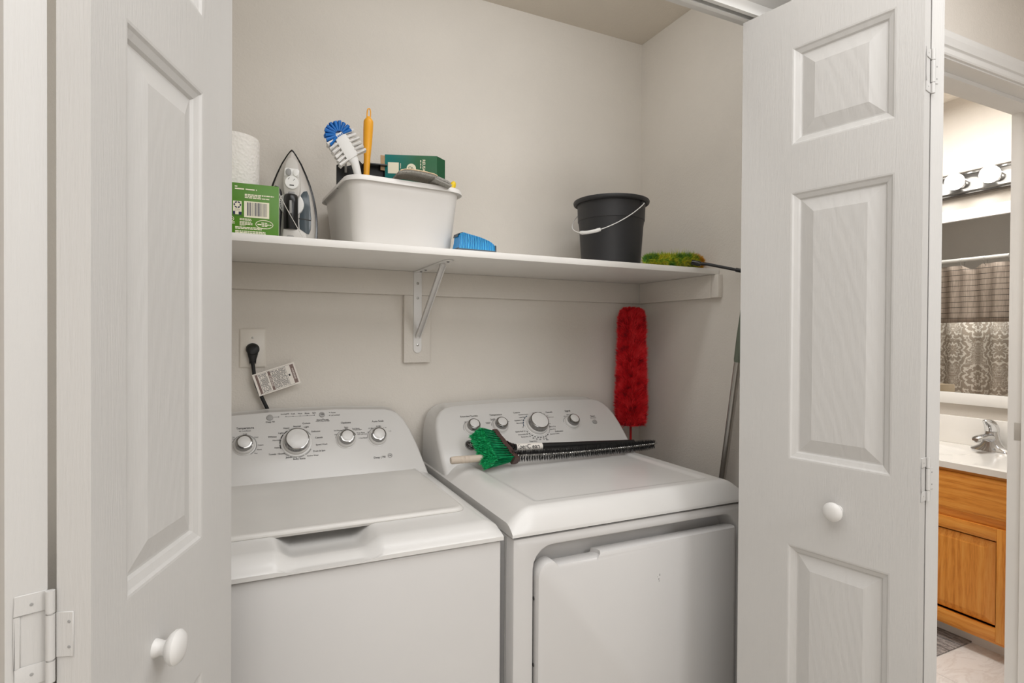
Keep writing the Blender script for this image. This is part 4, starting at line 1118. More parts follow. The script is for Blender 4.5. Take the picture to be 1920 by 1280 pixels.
for i, v in enumerate((0.063, 0.054, 0.046)): c.box(0.0985, 0.1010, -0.0005, 0.0001, v, v+0.006)
for i in range(5): c.box(0.0425, 0.0445, -0.0005, 0.0001, 0.0565-i*0.003, 0.0585-i*0.003)
c.build('lettering', M['cream'], t, smooth=False, kind='stuff')

# folded grey pad draped over the tub's front rim
t = thing('scouring_cloth', 'grey woven cloth folded over the front rim of the tub', 'cloth', (-1.014, -0.345, 1.7275))
def cloth(path, th, y0, y1, mat, name, wob=0.0):
    c = MB(); L = []
    for y in (y0, y0*0.5+y1*0.5, y1):
        top = [(x, y, z+th/2+random.uniform(-wob, wob)) for x, z in path]; bot = [(x, y, z-th/2+random.uniform(-wob, wob)) for x, z in reversed(path)]
        L.append(top+bot)
    c.loops(L); return c.build(name, mat, t, bevel=0.0010, seg=2)
cloth([(-0.061, 0.0235), (-0.048, 0.0282), (-0.030, 0.0298), (-0.010, 0.0295), (0.012, 0.0278), (0.035, 0.0245), (0.054, 0.0195), (0.072, 0.0135), (0.080, 0.009)], 0.0070, -0.040, 0.035, M['foil'], 'upper_fold', 0.0006)
cloth([(0.034, 0.0185), (0.052, 0.0128), (0.070, 0.0070), (0.078, 0.0035), (0.082, 0.0055)], 0.0052, -0.043, 0.03, M['foil'], 'lower_fold', 0.0005)
cloth([(-0.058, 0.0285), (-0.046, 0.0325), (-0.030, 0.0343), (-0.010, 0.0340), (0.012, 0.0322), (0.033, 0.0290), (0.042, 0.0262)], 0.0026, -0.0425, 0.02, M['tan'], 'tan_edge', 0.0007)
# small yellow tip at the tub's right end
t = thing('yellow_tool_tip', 'lemon yellow rounded tip poking over right end of the tub', 'tool', (-0.949, -0.300, 1.604))
c = MB(); c.X = Matrix.Rotation(math.radians(18), 4, 'Y')
c.lathe([(0.007, 0), (0.0078, 0.10), (0.0088, 0.150), (0.0086, 0.162), (0.0068, 0.169), (0.0035, 0.173), (0.0005, 0.174)], 20); c.build('tip', M['yellow2'], t)

# blue ribbed brush lying right of the tub
t = thing('scrub_brush', 'blue scrub brush with ribbed bristles lying right of the tub', 'brush', (-0.865, -0.368, ZS), math.radians(3))
K3 = 0.0000752
top = [(130, 660), (180, 590), (215, 480), (240, 300), (258, 200), (330, 172), (400, 150), (480, 158), (560, 190), (800, 250), (1100, 330), (1300, 405), (1500, 490), (1620, 570), (1690, 650), (1722, 740)]
def tz(u):
    for (a, b) in zip(top, top[1:]):
        if a[0] <= u <= b[0]: return b[1] if a[0] == b[0] else a[1]+(b[1]-a[1])*(u-a[0])/(b[0]-a[0])
    return 780
def qx(u): return (u-900)*K3
def qz(v, u=0): return (790-v+ (u-900)*0.075)*K3*0.93+0.0105
n = 30
for i in range(n):
    u = 250+i*(1690-250)/(n-1); zt_ = qz(tz(u), u)
    c = MB(); w = 0.0014; ln = 0.0035*(1-i/n)
    c.loops([[(qx(u)-w+ln*0, y, 0.006), (qx(u)+w, y, 0.006), (qx(u)+w*0.8+ln, y*0.9, zt_*0.6), (qx(u)+w*0.55+ln, y*0.75, zt_), (qx(u)-w*0.55+ln, y*0.75, zt_), (qx(u)-w*0.8+ln, y*0.9, zt_*0.6)] for y in (-0.0245, 0.0245)])
    c.build('bristle_row', M['bluep2' if i % 2 else 'bluep'], t)
c = MB(); c.prism([(qx(150), 0.0), (qx(1722), 0.0), (qx(1726), 0.004), (qx(1722), qz(700, 1722)), (qx(1690), qz(655, 1690)), (qx(1680), 0.008), (qx(250), 0.008), (qx(200), 0.010)], -0.026, 0.026); c.build('base', M['bluedark'], t, bevel=0.001)
c = MB(); 
tp = [(u, tz(u)) for u in (240, 258, 330, 400, 480, 560, 800, 1100, 1300, 1500, 1620, 1690)]
c.loops([[(qx(u)+0.001, y, qz(v, u)+0.0012) for u, v in tp]+[(qx(u)+0.001, y, qz(v, u)-0.0004) for u, v in reversed(tp)] for y in (-0.012, 0.020)])
c.build('back_spine', M['bluedark'], t)

# black bucket with bail
BX, BY = -0.300, -0.222
t = thing('bucket', 'black plastic bucket with white wire bail at right end of shelf', 'bucket', (BX, BY, ZS))
HB = 0.2335
c = MB()
c.lathe([(0.090, 0.004), (0.0945, 0.0), (0.0985, 0.003), (0.1085, HB*0.62), (0.1115, HB*0.70), (0.1130, HB*0.705), (0.1150, HB-0.012), (0.1225, HB-0.0135), (0.1275, HB-0.010), (0.1290, HB-0.004), (0.1275, HB-0.0005), (0.1240, HB), (0.1170, HB-0.002), (0.1140, HB-0.008), (0.1085, HB*0.70), (0.0960, 0.008), (0.090, 0.007)], 72)
c.build('pail', M['bucket'], t)
ax2 = Vector((0.4226, -0.9063, 0)); fw = Vector((-0.9063, -0.4226, 0))
ce = Vector((0, 0, HB-0.0215))
c = MB()
for sg in (1, -1):
    c.X = Matrix.Translation(ce+ax2*sg*0.1135) @ Matrix.Rotation(math.atan2(ax2.y*sg, ax2.x*sg), 4, 'Z') @ Matrix.Rotation(PI/2, 4, 'Y')
    c.lathe([(0.009, 0), (0.0085, 0.005), (0.004, 0.007), (0.0005, 0.0072)], 16)
c.build('bail_ear', M['bucket'], t)
phi = math.radians(35)
def bail(a): return ce+ax2*(0.1245*math.cos(a))+(fw*math.cos(phi)-Vector((0, 0, 1))*math.sin(phi))*(0.1800*math.sin(a))
c = MB(); c.tube([ce+ax2*0.118]+[bail(PI*i/40) for i in range(41)]+[ce-ax2*0.118], 0.0015, 8); bw = c.build('bail', M['whitep'], t)
c = MB(); pts = [bail(PI*(0.39+0.19*i/8)) for i in range(9)]
c.tube(pts, [0.0052, 0.0062]+[0.0056]*5+[0.0062, 0.0052], 14); c.build('grip', M['whitep'], bw)

# fluffy green duster with black handle
t = thing('green_duster', 'fluffy green and yellow duster with black handle at shelf right end', 'duster', (-0.14, -0.372, ZS))
def fluff(mb, path, R, n, l0, l1, w=0.0011, lay=0.0):
    P = [Vector(p) for p in path]
    for _ in range(n):
        q = random.random()*(len(P)-1); i = int(q); p = P[i].lerp(P[min(i+1, len(P)-1)], q-i)
        r = R[i]+(R[min(i+1, len(R)-1)]-R[i])*(q-i)
        tdir = (P[min(i+1, len(P)-1)]-P[i]).normalized() if i+1 < len(P) else (P[-1]-P[-2]).normalized()
        a = tdir.orthogonal().normalized(); b = tdir.cross(a); an = random.uniform(0, 2*PI)
        d = a*math.cos(an)+b*math.sin(an)
        mb.strand(p+d*r*(0.35+0.35*(lay != 0)), d+tdir*(random.uniform(-0.5, 0.5)+lay), r*random.uniform(l0, l1)*0.72, w)
def core(path, R, mat, parent, name):
    c = MB(); c.tube(path, R, 16); return c.build(name, mat, parent)
gp = [(-0.135, 0, 0.019), (-0.10, 0, 0.021), (-0.05, -0.004, 0.022), (0.0, -0.004, 0.024), (0.045, -0.002, 0.025), (0.075, 0.0, 0.025)]
gr = [0.016, 0.022, 0.024, 0.027, 0.029, 0.024]
core(gp, [r*0.62 for r in gr], M['greenfur'], t, 'head')
c = MB(); fluff(c, gp, gr, 4600, 0.8, 1.35, 0.0008); fluff(c, gp, gr, 900, 1.3, 2.0, 0.0005)
for v in c.b.verts:
    if v.co.z < 0.0012: v.co.z = 0.0012
c.build('fibres', M['greenfur'], t, recalc=False, kind='stuff')
gp2 = [(0.066, 0.006, 0.026), (0.092, 0.010, 0.026), (0.114, 0.014, 0.024)]
core(gp2, [0.019, 0.021, 0.013], M['orangefur'], t, 'golden_head')
c = MB(); fluff(c, gp2, [0.026, 0.029, 0.020], 2600, 0.8, 1.25, 0.0008)
for v in c.b.verts:
    v.co.z = max(v.co.z, 0.0012); v.co.x = min(v.co.x, 0.136)
c.build('golden_fibres', M['orangefur'], t, recalc=False, kind='stuff')
hp = [(0.040, -0.052, 0.0125), (0.060, -0.075, 0.0085), (0.108, -0.152, -0.0155), (0.120, -0.175, -0.0225), (0.124, -0.215, -0.034)]
c = MB(); c.tube(hp[:3], [0.0058, 0.0050, 0.0046], 14); h = c.build('handle', M['black'], t)
c = MB(); c.tube([Vector(hp[2])-Vector((0.002, -0.003, -0.001)), hp[3], hp[4]], 0.0064, 14); c.build('handle_sleeve', M['black'], h)
c = MB(); c.tube([(0.030, -0.036, 0.018), (0.040, -0.052, 0.0125), (0.046, -0.059, 0.0105)], [0.0075, 0.0088, 0.0070], 14); c.build('socket', M['blackgloss'], h)
# ------------------------------------------------------------------ tools around the machines
# red plush duster standing upside down in the corner
t = thing('red_duster', 'red plush duster standing in the back right corner behind the dryer', 'duster', (-0.118, -0.105, F))
rp = [(0.0, 0.003, 1.400), (-0.001, 0.002, 1.385)]+[(-0.002-0.001*(i/9), 0, 1.36-0.392*i/9) for i in range(10)]
Rr = [0.026, 0.042]+[0.048, 0.052, 0.049, 0.054, 0.052, 0.056, 0.054, 0.058, 0.057, 0.054]
core(rp, [r*0.74 for r in Rr], M['redfur'], t, 'head')
c = MB(); fluff(c, rp, Rr, 17000, 0.55, 0.9, 0.0012, -0.9); fluff(c, rp, Rr, 5000, 0.45, 0.72, 0.0009, 0.1)
for v in c.b.verts:
    v.co.x = min(v.co.x, 0.1165); v.co.y = min(v.co.y, 0.1035)
c.build('plush_fibres', M['redfur'], t, recalc=False, kind='stuff')
c = MB(); c.tube([(-0.004, 0, 0.0), (-0.003, 0, 1.03)], 0.0045, 12); c.build('handle', M['redstick'], t)

# mop pole leaning beside the dryer
t = thing('mop', 'grey metal mop pole with sage green sleeve leaning on right wall', 'mop', (-0.060, -0.355, F))
def mp(z): return (0.012+0.008*(z/1.4), -0.0-0.150*z+0.0, z)
c = MB(); c.tube([mp(0.075), mp(1.225)], 0.0108, 18); c.build('pole', M['satin'], t)
c = MB(); c.tube([mp(0.900), mp(0.903)], 0.0116, 18); c.build('ferrule', M['satin'], t)
c = MB(); c.tube([mp(1.222), mp(1.23), mp(1.30), mp(1.39), mp(1.41)], [0.0112, 0.0126, 0.0135, 0.0120, 0.006], 18); c.build('grip', M['sage'], t)
c = MB(); c.box(-0.025, 0.045, -0.10, 0.07, 0.0, 0.075); c.build('mop_head', M['greyp'], t, bevel=0.012, seg=3)

# lint brush: wooden handle and long black twisted wire bristle, lying along the dryer top
yb = -0.315
P0 = Vector((-0.912, -0.330, 0.9785)); P1 = Vector((-0.745, -0.338, 0.9785)); 
t = thing('lint_brush', 'long black bristle lint brush with pale wooden handle lying on dryer', 'brush', (-0.82, -0.33, 0.95))
hd = (P1-P0).normalized()
c = MB(); L = []
prof = [(0.0, 0.0085), (0.003, 0.0105), (0.028, 0.0108), (0.029, 0.0100), (0.031, 0.0108), (0.040, 0.0107), (0.041, 0.0099), (0.043, 0.0107), (0.052, 0.0106), (0.053, 0.0098), (0.055, 0.0105), (0.10, 0.0100), (0.14, 0.0088), (0.17, 0.0075)]
c.tube([P0+hd*s for s, r in prof], [r for s, r in prof], 20); c.build('handle', M['wood'], t, world=True)
wire = [Vector(p) for p in ((-0.748, -0.338, 0.9785), (-0.67, -0.340, 0.9755), (-0.601, -0.340, 0.9728), (-0.52, -0.338, 0.9705), (-0.445, -0.335, 0.9695), (-0.37, -0.330, 0.9680), (-0.293, -0.325, 0.9672), (-0.1795, -0.315, 0.9672))]
def along(P, s):
    L = [0]
    for a, b in zip(P, P[1:]): L.append(L[-1]+(b-a).length)
    s = s*L[-1]
    for i in range(len(P)-1):
        if s <= L[i+1] or i == len(P)-2:
            k = (s-L[i])/(L[i+1]-L[i]); return P[i].lerp(P[i+1], k), (P[i+1]-P[i]).normalized(), L[-1]
c = MB()
NW = 420
for ph in (0, PI):
    hp_ = []
    for i in range(NW+1):
        p, d, tot = along(wire, i/NW); a = d.cross(Vector((0, 0, 1))).normalized(); b = d.cross(a); an = ph+i/NW*tot/0.0085*2*PI
        hp_.append(p+(a*math.cos(an)+b*math.sin(an))*0.0022)
    c.tube(hp_, 0.0017, 5)
c.tube([wire[-1], wire[-1]+Vector((0.012, 0.003, 0.001))], 0.0012, 6); c.build('wire', M['satin'], t, world=True)
c = MB(); N = 16000
for i in range(N):
    s = 0.03+0.97*i/N
    p, d, tot = along(wire, s)
    an = s*tot/0.0170*2*PI+random.uniform(-0.5, 0.5)+(PI if random.random() < 0.5 else 0)
    a = d.cross(Vector((0, 0, 1))).normalized(); b = d.cross(a)
    q = a*math.cos(an)+b*math.sin(an)
    if q.y < -0.45 and random.random() < 0.93: continue
    rad = 0.0205*random.uniform(0.88, 1.05)*(1.0 if s < 0.92 else 1.0-0.22*(s-0.92)/0.08)
    c.strand(p, q+d*random.uniform(-0.12, 0.12), rad, 0.00042)
c.build('bristles', M['blackbr'], t, world=True, recalc=False, kind='stuff')

# hand broom with green bristles, resting on the dryer against the console
t = thing('hand_broom', 'green bristled broom with black handle lying against the dryer console', 'broom', (-0.74, -0.30, 0.952))
A = Vector((-0.7491, -0.262, 1.0334)); B = Vector((-0.7183, -0.345, 0.9662))     # mouth of the brown cap, upper and lower end
C_ = Vector((-0.8261, -0.268, 1.0460)); D_ = Vector((-0.8247, -0.380, 0.9670))    # bristle tips, upper and lower end
nrm = (B-A).cross(C_-A).normalized()
if nrm.y > 0: nrm = -nrm
c = MB(); c2 = MB()
rows = 7
def flare(k, layer): # layer -1..1 across thickness
    base = A.lerp(B, k)+nrm*layer*0.010
    tip = C_.lerp(D_, k)+nrm*(layer*0.020+0.002)
    tip = tip+(base-tip).normalized()*(0.024*(layer+1)/2)
    return base, tip
for i in range(6500):
    kk = (random.randrange(12)+0.5)/12; lq = random.choice((-1.0, -0.5, 0.0, 0.5, 1.0)); b0_, t0_ = flare(kk, lq)
    b_ = b0_+Vector((random.uniform(-1, 1), random.uniform(-1, 1), random.uniform(-1, 1)))*0.0009
    tp_ = flare(kk+random.uniform(-0.027, 0.027), lq+random.uniform(-0.16, 0.16))[1]+Vector((random.uniform(-1, 1), random.uniform(-1, 1), random.uniform(-1, 1)))*0.0012
    d = tp_-b_
    c.strand(b_, d, d.length*random.uniform(0.95, 1.0), 0.0006)
for i in range(3600):
    k = random.random(); ly = random.uniform(-1, 1); b_, tp_ = flare(k, ly)
    s = b_.lerp(tp_, 0.88)+Vector((random.uniform(-1, 1), random.uniform(-1, 1), random.uniform(-1, 1)))*0.002
    c2.strand(s, (tp_-b_)+Vector((random.uniform(-1, 1), random.uniform(-1, 1), random.uniform(-1, 1)))*0.035, (tp_-b_).length*random.uniform(0.12, 0.2), 0.0011)
zmin = 0.9475
for mb in (c, c2):
    for v in mb.b.verts: v.co.z = max(v.co.z, zmin)
c.build('bristles', M['greenbr'], t, world=True, recalc=False, kind='stuff')
c2.build('bristle_tips', M['greenbr2'], t, world=True, recalc=False, kind='stuff')
# solid core so the brush head is not see-through, painted dark as shade between bundles
c = MB()
def slab(k0, k1): return [flare(0.06, -0.6), flare(0.94, -0.6), flare(0.94, 0.6), flare(0.06, 0.6)]
q = slab(0, 1); c.loops([[p[0] for p in q], [p[0].lerp(p[1], 0.86) for p in q]])
for v in c.b.verts: v.co.z = max(v.co.z, zmin)
c.build('bristle_core', M['sealgreen'], t, world=True)
# brown cap with scalloped edge
c = MB(); L = []
back = (A+B)/2-(C_+D_)/2; back.normalize()
n = 18
for j, (ex, th) in enumerate(((-0.010, 0.0135), (0.0, 0.0140), (0.007, 0.0130), (0.012, 0.0085))):
    ring = []
    for i in range(n+1):
        k = -0.04+1.08*i/n; wv = 0.0022*math.sin(i/n*PI*7)
        ring.append(A.lerp(B, k)+back*(ex+wv*(1 if j < 2 else 0.4))+nrm*th*(1 if j < 3 else 0.8))
    for i in range(n, -1, -1):
        k = -0.04+1.08*i/n
        ring.append(A.lerp(B, k)+back*ex-nrm*th)
    L.append(ring)
c.loops(L)
for v in c.b.verts: v.co.z = max(v.co.z, zmin)
c.build('cap', M['maroon'], t, world=True)
# socket and handle run behind the lint brush along the console foot
H0 = A.lerp(B, 0.42)+back*0.012; H1 = Vector((-0.692, -0.277, 0.989)); H2 = Vector((-0.235, -0.270, 0.968))
c = MB(); c.tube([H0, H0.lerp(H1, 0.5), H1], [0.0105, 0.0100, 0.0095], 16)
c.tube([H0.lerp(H1, 0.80), H0.lerp(H1, 0.95)], 0.0112, 16); c.build('socket', M['blackgloss'], t, world=True)
c = MB(); c.tube([H1, H2], 0.0105, 18); hh = c.build('handle', M['black'], t, world=True)
e = (H2-H1).normalized()
c = MB(); c.tube([H1+e*0.008, H1+e*0.098], 0.0108, 24); sl = c.build('paper_sleeve', M['tagpaper'], hh, world=True, label='white paper sleeve with dark lettering')
upv = Vector((0, 0.25, 1)).normalized(); fn = e.cross(upv)
lay = []
mbt = MB()
# lettering wrapped on the round sleeve
vs, fs = text_mesh('iberClean')
xa = min(v[0] for v in vs); xb = max(v[0] for v in vs); ya = min(v[1] for v in vs); yb_ = max(v[1] for v in vs)
k = 0.074/(xb-xa); V = []
vdir = Vector((0, -1, 0.35)).normalized(); wdir = vdir.cross(e).normalized()
if wdir.z < 0: wdir = -wdir
for v in vs:
    u = (v[0]-xa)*k; w = (v[1]-(ya+yb_)/2)*k
    an = w/0.0109
    V.append(mbt.b.verts.new(H1+e*(0.012+u)+vdir*0.0112*math.cos(an)+wdir*0.0112*math.sin(an)))
for f in fs: mbt.face([V[i] for i in f])
mbt.build('lettering', M['inkdark'], sl, world=True, smooth=False, recalc=False, kind='stuff')

# ------------------------------------------------------------------ bathroom seen through the doorway
BZ = 2.545; BW = 1.818
sbox('wall_bathroom_right', 'bathwall', BW, BW+0.1, WB, 1.7, 0, BZ)
sbox('wall_bathroom_left', 'bathwall', 0.02, 0.115, 0.1, 1.7, 0, BZ)
sbox('wall_bathroom_far', 'bathwall', 0.02, BW+0.1, 1.6, 1.7, 0, BZ)
MBc = MB().box(0.1, BW+0.1, WB, 1.7, BZ, BZ+0.1); struct('ceiling', MBc, M['ceil'], smooth=False)
MBs = MB().box(0.1, BW+0.1, WF+0.001, WB+0.004, CZ-0.001, BZ+0.02); struct('wall_bathroom_front', MBs, M['bathwall'], smooth=False)
fb = sbox('floor', 'grout', 0.0, BW+0.1, -0.89, 1.7, F-0.1, F-0.0015)
y = -0.89; row = 0; me_t = None
while y < 1.6:
    x = 0.10-(0.225 if row % 2 else 0)
    while x < BW:
        a, b_ = max(x, 0.115), min(x+0.448, BW)
        if b_-a > 0.02:
            o = MB().box(a, b_, y, min(y+0.448, 1.6), F-0.002, F).build('tile', M['tile'], fb, smooth=False)
        x += 0.4500
    y += 0.4500; row += 1

# vanity cabinet
XF = 1.318; Y0, Y1 = -0.828, 0.30
t = thing('vanity_cabinet', 'honey oak bathroom vanity cabinet under the white sink top', 'cabinet', (1.56, (Y0+Y1)/2, F))
c = MB(); c.box(XF+0.02, BW-0.001, Y0+0.002, Y0+0.018, 0.092, 0.772); c.box(XF+0.02, BW-0.001, Y1-0.016, Y1, 0.092, 0.772); c.box(XF+0.02, BW-0.001, Y0+0.018, Y1-0.016, 0.092, 0.108); c.box(BW-0.012, BW-0.001, Y0+0.018, Y1-0.016, 0.108, 0.772); c.build('carcass', M['oakv'], t, world=True, smooth=False)
MB().box(XF+0.062, BW-0.01, Y0+0.002, Y1, F, 0.093).build('toe_board', M['trim'], t, world=True, smooth=False, label='white toe board')
def fbox(name, mat, y0, y1, z0, z1, x0=XF, x1=XF+0.02, bev=0.0015, par=t): return MB().box(x0, x1, y0, y1, z0, z1).build(name, M[mat], par, bevel=bev, world=True)
fbox('face_rail', 'oakh', Y0+0.002, Y1, 0.092, 0.118, bev=0.001); fbox('face_rail', 'oakh', Y0+0.002, Y1, 0.757, 0.772, bev=0.001)
for yy in (Y0+0.002, -0.205, 0.27): fbox('face_stile', 'oakv', yy, yy+0.045, 0.118, 0.757, bev=0.001)
fbox('face_rail', 'oakh', Y0+0.045, 0.28, 0.560, 0.600, bev=0.001)
def raised(name, y0, y1, z0, z1):
    fr_ = MB(); w = 0.052
    d = fbox(name, 'oakv', y0, y0+w, z0, z1, XF-0.018, XF-0.0005)
    fbox('door_stile', 'oakv', y1-w, y1, z0, z1, XF-0.018, XF-0.0005, par=d)
    fbox('door_rail', 'oakh', y0+w, y1-w, z0, z0+w, XF-0.018, XF-0.0005, par=d); fbox('door_rail', 'oakh', y0+w, y1-w, z1-w, z1, XF-0.018, XF-0.0005, par=d)
    p = MB(); L = []
    for q, xx in ((0, -0.0015), (0.008, -0.0015), (0.036, -0.0140), (0.040, -0.0150)):
        L.append([(XF+xx, y0+w+q, z0+w+q), (XF+xx, y1-w-q, z0+w+q), (XF+xx, y1-w-q, z1-w-q), (XF+xx, y0+w+q, z1-w-q)])
    p.loops(L); p.build('raised_panel', M['oakv'], d, world=True, smooth=False)
raised('cabinet_door', -0.672, -0.215, 0.108, 0.566); raised('cabinet_door', -0.185, 0.280, 0.108, 0.566)
for y0, y1 in ((-0.760, -0.215), (-0.185, 0.280)):
    dr = MB(); L = []
    for q, xx in ((0, 0.0), (0, -0.010), (0.004, -0.0145), (0.012, -0.018)):
        L.append([(XF+xx, y0+q, 0.598+q), (XF+xx, y1-q, 0.598+q), (XF+xx, y1-q, 0.758-q), (XF+xx, y0+q, 0.758-q)])
    dr.loops(L); dr.build('drawer_front', M['oakh'], t, world=True, smooth=False)

# sink top with integral bowl and splash
t = thing('sink_top', 'glossy white marble sink top with integral bowl on the vanity', 'sink', (1.56, (Y0+Y1)/2, 0.772))
c = MB(); nx, ny = 40, 60; sx0, sx1 = XF-0.022, BW-0.001; bc = (1.535, -0.19)
def cz_(x, y):
    r = math.hypot((x-bc[0])/0.150, (y-bc[1])/0.225)
    return 0.8045-0.11*(1-sm(r))*(1 if r < 1 else 0) - (0.004*sm((0.010-(x-sx0))/0.010))
G = [[c.v((sx0+(sx1-sx0)*i/nx, Y0+0.002+(Y1+0.01-Y0)*k/ny, cz_(sx0+(sx1-sx0)*i/nx, Y0+0.002+(Y1+0.01-Y0)*k/ny))) for k in range(ny+1)] for i in range(nx+1)]
for i in range(nx):
    for k in range(ny): c.face([G[i][k], G[i+1][k], G[i+1][k+1], G[i][k+1]])
rim = [G[i][0] for i in range(nx+1)]+[G[nx][k] for k in range(1, ny+1)]+[G[i][ny] for i in range(nx-1, -1, -1)]+[G[0][k] for k in range(ny-1, 0, -1)]
low = [c.b.verts.new((v.co.x, v.co.y, 0.7745)) for v in rim]
for i in range(len(rim)): c.face([rim[i], rim[(i+1) % len(rim)], low[(i+1) % len(rim)], low[i]])
c.build('basin_top', M['counter'], t, world=True)
MB().box(BW-0.020, BW-0.001, Y0+0.002, Y1+0.01, 0.804, 0.942).build('backsplash', M['counter'], t, bevel=0.004, world=True)
MB().box(XF+0.01, BW-0.021, Y0+0.0015, Y0+0.02, 0.804, 0.90).build('side_splash', M['counter'], t, bevel=0.004, world=True)
# faucet: one lever, broad arched base
t = thing('faucet', 'chrome single lever faucet on the white sink top', 'faucet', (1.735, -0.405, 0.8045), math.radians(180))
c = MB(); c.X = Matrix.Scale(1.10, 4)
base = [(0, 0.0, 0.012, 0.026, 0.078), (0.012, 0.0, 0, 0, 0)]
def el(cx, cy2, z, rx, ry, n=28): return [(cx+rx*math.cos(2*PI*i/n), cy2+ry*math.sin(2*PI*i/n), z) for i in range(n)]
c.loops([el(0, 0, 0, 0.030, 0.078), el(0, 0, 0.006, 0.029, 0.077), el(0, 0, 0.012, 0.027, 0.066), el(0, 0, 0.022, 0.0255, 0.048), el(0, 0, 0.036, 0.0245, 0.036), el(0, 0, 0.055, 0.0240, 0.029), el(0, 0, 0.074, 0.0240, 0.0255), el(0, 0, 0.084, 0.0235, 0.0245)])
c.build('base', M['chrome'], t)
c = MB(); c.X = Matrix.Scale(1.10, 4)
def sps(x, z, rx, rz): return [(x+0.0, rx*math.cos(2*PI*i/20), z+rz*math.sin(2*PI*i/20)) for i in range(20)]
c.loops([sps(0.0, 0.055, 0.021, 0.022), sps(0.030, 0.060, 0.020, 0.018), sps(0.065, 0.064, 0.019, 0.013), sps(0.100, 0.064, 0.0185, 0.010), sps(0.122, 0.061, 0.017, 0.009), sps(0.130, 0.058, 0.012, 0.006)])
sp = c.build('spout', M['chrome'], t)
c = MB(); c.X = Matrix.Scale(1.10, 4); c.X = Matrix.Scale(1.10, 4) @ Matrix.Translation((0.110, 0, 0.044)); c.lathe([(0.011, 0), (0.0115, 0.010), (0.0105, 0.014)], 20); c.build('aerator', M['chrome'], sp)
c = MB(); c.X = Matrix.Scale(1.10, 4)
c.loops([el(0, 0, 0.085, 0.0240, 0.0250), el(0.002, 0, 0.098, 0.0250, 0.0255), el(0.010, 0, 0.112, 0.0280, 0.0240), el(0.022, 0, 0.124, 0.0330, 0.0200), el(0.034, 0, 0.132, 0.0300, 0.0140), el(0.040, 0, 0.136, 0.018, 0.007)])
c.build('lever', M['chrome'], t)
MB().box(-0.0, 0.0245, -0.005, 0.005, 0.026, 0.034).build('temperature_dot', M['greyp'], t, bevel=0.001)

# mirror with white frame
t = thing('wall_mirror', 'white framed mirror above the sink reflecting the shower curtain', 'mirror', (BW, -0.30, 1.003))
my0, my1, mz0, mz1, fwid = -0.80, 0.28, 1.003, 1.978, 0.056
for (y0, y1, z0, z1) in ((my0, my1, mz0, mz0+fwid), (my0, my1, mz1-fwid, mz1), (my0, my0+fwid, mz0+fwid, mz1-fwid), (my1-fwid, my1, mz0+fwid, mz1-fwid)):
    MB().box(BW-0.018, BW-0.0005, y0, y1, z0, z1).build('frame_rail', M['mirrorframe'], t, bevel=0.002, world=True)
MB().box(BW-0.006, BW-0.001, my0+fwid-0.004, my1-fwid+0.004, mz0+fwid-0.004, mz1-fwid+0.004).build('mirror_glass', M['mirror'], t, world=True, smooth=False)

# vanity light bar with globe bulbs
t = thing('vanity_light', 'chrome vanity light bar with lit globe bulbs above the mirror', 'lamp', (BW, -0.30, 2.04))
LY0, LY1 = -0.78, 0.14
c = MB(); c.prism([(BW-0.0005, 2.040), (BW-0.030, 2.040), (BW-0.034, 2.046), (BW-0.030, 2.052), (BW-0.038, 2.060), (BW-0.038, 2.136), (BW-0.030, 2.144), (BW-0.034, 2.150), (BW-0.030, 2.158), (BW-0.0005, 2.158)], LY0, LY1)
c.build('back_bar', M['barchrome'], t, world=True, smooth=False)
for yy in (-0.688, -0.543, -0.398, -0.253, -0.108, 0.037):
    k = MB(); k.X = Matrix.Translation((BW-0.038, yy, 2.098)) @ Matrix.Rotation(-PI/2, 4, 'Y')
    k.lathe([(0.024, 0), (0.024, 0.030), (0.021, 0.034), (0.016, 0.034)], 24); s = k.build('socket', M['chrome'], t, world=True)
    k = MB(); k.X = Matrix.Translation((BW-0.072, yy, 2.098)) @ Matrix.Rotation(-PI/2, 4, 'Y')
    k.lathe([(0.013, -0.002), (0.017, 0.006), (0.030, 0.018), (0.0385, 0.034), (0.040, 0.046), (0.0375, 0.060), (0.030, 0.072), (0.016, 0.0805), (0.0005, 0.083)], 28)
    k.build('bulb', M['bulb'], s, world=True)

# shower rod, rings and curtain (seen in the mirror)
RX, RZ = 0.905, 1.835
t = thing('shower_rod', 'white shower curtain rod reflected in the mirror', 'rod', (RX, 0.7, RZ))
c = MB(); c.tube([(RX, -0.075, RZ), (RX, 1.598, RZ)], 0.0125, 20); c.build('tube', M['rodwhite'], t, world=True)
c = MB(); c.tube([(RX, -0.083, RZ), (RX, -0.072, RZ)], 0.028, 24); c.build('flange', M['rodwhite'], t, world=True)
sbox('wall_tub_end', 'bathwall', 0.115, 0.96, -0.19, -0.083, F, BZ)
t = thing('shower_curtain', 'taupe shower curtain with ribbed top band and white damask print', 'curtain', (RX, 0.5, 0.15))
def cx_(y, z): 
    k = 0.35+0.65*min(1, (1.80-z)/0.5)
    return RX+0.018*math.sin(y*2*PI/0.21+0.8)*k+0.006*math.sin(y*2*PI/0.083)
def sheet(z0, z1, nz, name, mat, dip=False):
    c = MB(); G = []
    n = 160
    for i in range(n+1):
        y = -0.062+(1.55+0.062)*i/n; col = []
        for k in range(nz+1):
            z = z0+(z1-z0)*k/nz
            if dip and k >= nz-1:
                z -= 0.030*max(0, 1-abs(y-0.155)/0.055)+0.008*abs(math.sin((y-0.10)*PI/0.125))**2*0
            col.append(c.v((cx_(y, z), y, z)))
        G.append(col)
    for i in range(n):
        for k in range(nz): c.face([G[i][k], G[i+1][k], G[i+1][k+1], G[i][k+1]])
    o = c.build(name, mat, t, world=True)
    m = o.modifiers.new('thick', 'SOLIDIFY'); m.thickness = 0.002
    return o
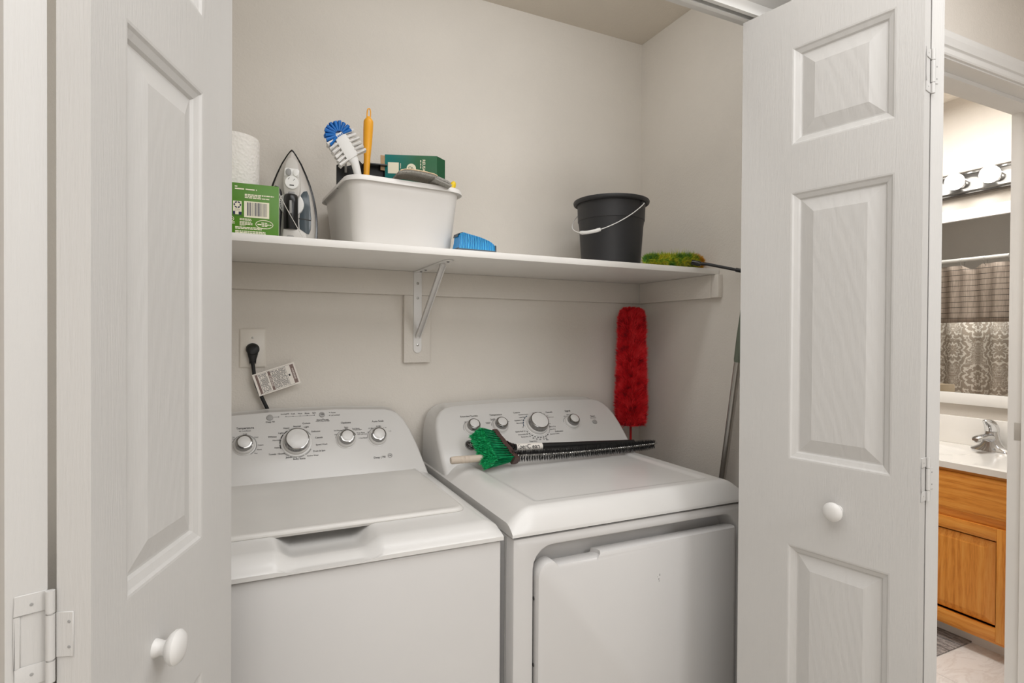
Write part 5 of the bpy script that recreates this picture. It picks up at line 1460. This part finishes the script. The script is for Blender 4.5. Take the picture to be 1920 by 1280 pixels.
sheet(1.435, 1.800, 10, 'top_band', M['band'], True); sheet(0.16, 1.435, 12, 'printed_cloth', M['damask'])
RL = ('rightmost', 'second from the right', 'third from the right', 'fourth from the right', 'leftmost')
for i in range(5):
    yy = -0.045+0.1265*i
    c = MB(); c.tube([(RX+0.0, yy+0.004*math.sin(a), RZ-0.012+0.028*math.cos(a)) if False else (RX+0.021*math.sin(a), yy+0.002*math.sin(a), RZ-0.014+0.030*math.cos(a)) for a in [2*PI*q/20 for q in range(20)]], 0.0014, 6, closed=True)
    o = c.build('curtain_ring', M['satin'], None); tag(o, 'metal shower curtain ring seen in mirror, '+RL[i], 'ring', 'shower curtain rings')
# wooden box on the counter, its reflection shows at the mirror's lower left
t = thing('wooden_box', 'brown and tan wooden box reflected at lower left of mirror', 'box', (1.47, 0.035, 0.8045), math.radians(20))
MB().box(-0.05, 0.05, -0.045, 0.045, 0, 0.268).build('body', simple('tan_wood', rgb(168, 150, 124), 0.5, stretch=(1, 1, 0.1), vscale=60), t, bevel=0.002)
MB().box(-0.052, 0.052, 0.0445, 0.049, 0.01, 0.25).build('dark_side', simple('dark_walnut', rgb(86, 66, 50), 0.5), t, bevel=0.001)
# rug
t = thing('bath_rug', 'grey striped rug on the white tile floor before the vanity', 'rug', (1.05, -0.2, F))
c = MB(); c.box(0.93, 1.405, -0.502, 0.20, F, F+0.006); c.build('pile', M['rug'], t, bevel=0.002, world=True)
# strike plate on the doorway's right jamb
t = thing('strike_plate', 'satin metal strike plate on the right jamb of bathroom doorway', 'strike plate', (0.895, -0.875, 1.02))
MB().box(0.8935, 0.8949, -0.905, -0.845, 0.992, 1.050).build('plate', M['strike'], t, bevel=0.0006, world=True)
MB().box(0.8930, 0.8936, -0.884, -0.866, 1.010, 1.032).build('latch_hole', M['seam'], t, world=True, smooth=False)
for z in (0.9985, 1.0435):
    s = MB(); s.X = Matrix.Translation((0.8934, -0.869, z)) @ Matrix.Rotation(-PI/2, 4, 'Y'); s.lathe([(0.0038, 0), (0.003, 0.0008), (0.0006, 0.001)], 12); s.build('screw', M['satin'], t, world=True)
